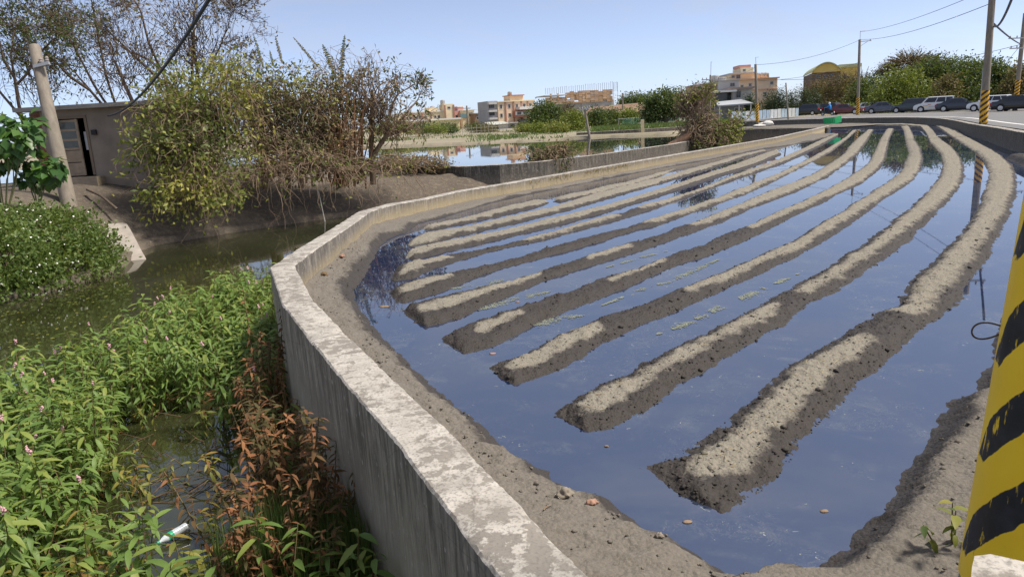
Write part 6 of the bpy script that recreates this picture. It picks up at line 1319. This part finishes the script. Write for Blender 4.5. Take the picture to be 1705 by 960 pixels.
tag(tube_obj('straw_bits', ln, simple('straw', (.45, .36, .2), .8), None, 3), 'bits of straw lying on the dry ridge tops', 'straw', kind='stuff')
# straw and twigs
for x0, y0, x1, y1, lab in [(905, 850, 918, 842, 'short pale twig on the near bank below the rounded stone')]:
    a_, b__ = onbank(x0, y0), onbank(x1, y1); tag(tube_obj('twig', [(np.array([a_, (a_ + b__) / 2 + [0, 0, .01], b__]) + [0, 0, .006], np.array([.004, .004, .003]))], TWIG), lab, 'twig')
pl = weed_proto('bank_weed', 'small green weed with red tinted leaves at the foot of the striped pole', None, 390, L_YEL, 4, .12, .26, 7, .09, .25, False, .4); c = onbank(1592, 890); pl.location = tuple(c); del_ = pl.get('group')
# dry grass along the foot of the long wall
ln = []; seg = resample(wall_in[14:22, :2], step=.04); off_ = miter(wall_in[14:22, :2], -.06); seg2 = resample(off_, n=len(seg)); n = len(seg2); kk = fbm(seg2, .5, 2, 9) > .02; q = seg2[kk] + rg.normal(size=(kk.sum(), 2)) * .03; n = len(q)
tag(leaf_obj('dry_grass', np.column_stack([q, np.full(n, -.52)]), rdir(rg, n) * .6 + np.array([0, 0, 1.]), rdir(rg, n), rg.uniform(.06, .22, n), .025, rg.random(n), L_TAN), 'straw coloured dry grass along the foot of the long wall', 'grass', kind='stuff')
# yellow green scum rafts and floating bits on the flooded field
SCUM = simple('floating_scum', (.2, .215, .15), .9, 0, .3, 6.)
def raft(label, pts, w_, seed):
    rg2 = np.random.default_rng(seed); c = resample(PP(pts, ZW + .004)[:, :2], step=.02); t = unit(np.gradient(c, axis=0)); nn = np.column_stack([-t[:, 1], t[:, 0]]); s = np.linspace(0, 1, len(c)); V_ = []; F_ = []
    for i in range(len(c)):
        for q in range(12):
            o = rg2.normal() * w_ * (math.sin(math.pi * s[i]) ** .4); p = c[i] + nn[i] * o + t[i] * rg2.normal() * .02
            if vn(np.array([p]), 5, seed)[0] + .45 * vn(np.array([p]), 17, seed)[0] < -.25: continue
            r_ = rg2.uniform(.004, .010); a_ = np.arange(5) * 1.2566 + rg2.uniform(0, 6); k0 = len(V_); V_ += [(p[0] + math.cos(a) * r_ * 1.3, p[1] + math.sin(a) * r_, ZW + .004 + rg2.uniform(0, .002)) for a in a_]; F_.append(tuple(range(k0, k0 + 5)))
    if F_: tag(put('scum_raft', mesh_np('scum_raft', V_, F_), SCUM), label, 'scum', kind='stuff')
for k, (lab, pts, w_) in enumerate([('pale green scum streak between the second and third ridges', [(1090, 558), (1140, 540), (1190, 515), (1260, 485), (1330, 455)], .035), ('pale green scum streak between the third and fourth ridges', [(1003, 508), (1060, 485), (1130, 462), (1200, 430)], .03), ('pale scum streak between the fourth and fifth ridges', [(880, 545), (930, 530), (970, 525)], .05), ('scum patch between the fifth and sixth ridges', [(800, 515), (850, 500), (915, 485)], .06), ('thin scum streak between the fourth and fifth ridges farther on', [(1010, 445), (1060, 430), (1110, 418)], .03), ('thin scum streak between the sixth and seventh ridges', [(750, 480), (800, 475), (850, 463)], .05)]): raft(lab, pts, w_, k + 1)
for k, (x, y, s_) in enumerate([(640, 510, .045), (820, 588, .022), (862, 502, .02), (1145, 868, .016), (1372, 850, .014), (1010, 742, .012)]):
    blob('floating_litter', P(x, y, ZW + .003), (s_ * 1.6, s_, .006), [TWIG, BRK, BRK, TWIG, TWIG, TWIG][k], ['tan scum clot floating near the inner bank bend', 'orange leaf scrap floating by the third ridge end', 'orange scrap caught in scum by the fifth ridge', 'tan straw scrap floating before the widest ridge', 'brown leaf floating between the widest ridge and the roadside bank', 'brown leaf scrap floating off the second ridge end'][k], 'litter', 40 + k, .5, 2)
# thin pale stick standing in the stream under the tangle
a_, b__ = V(530, 318, 27.4), P(543, 378, ZS - .2); tag(tube_obj('stick', [(np.array([a_, (a_ + b__) / 2, b__]), np.array([.022, .022, .02]))], simple('pale_stick', (.42, .39, .34), .8), None, 6), 'straight pale stick leaning in the stream under the tangle', 'stick')
a_, b__ = V(145, 315, 24.5), V(195, 348, 23.2); tag(tube_obj('fallen_branch', [(np.array([a_, (a_ + b__) / 2 + [0, 0, .1], b__]), np.array([.05, .045, .035]))], BARK, None, 6), 'fallen branch lying on the earth slope below the hut door', 'branch')
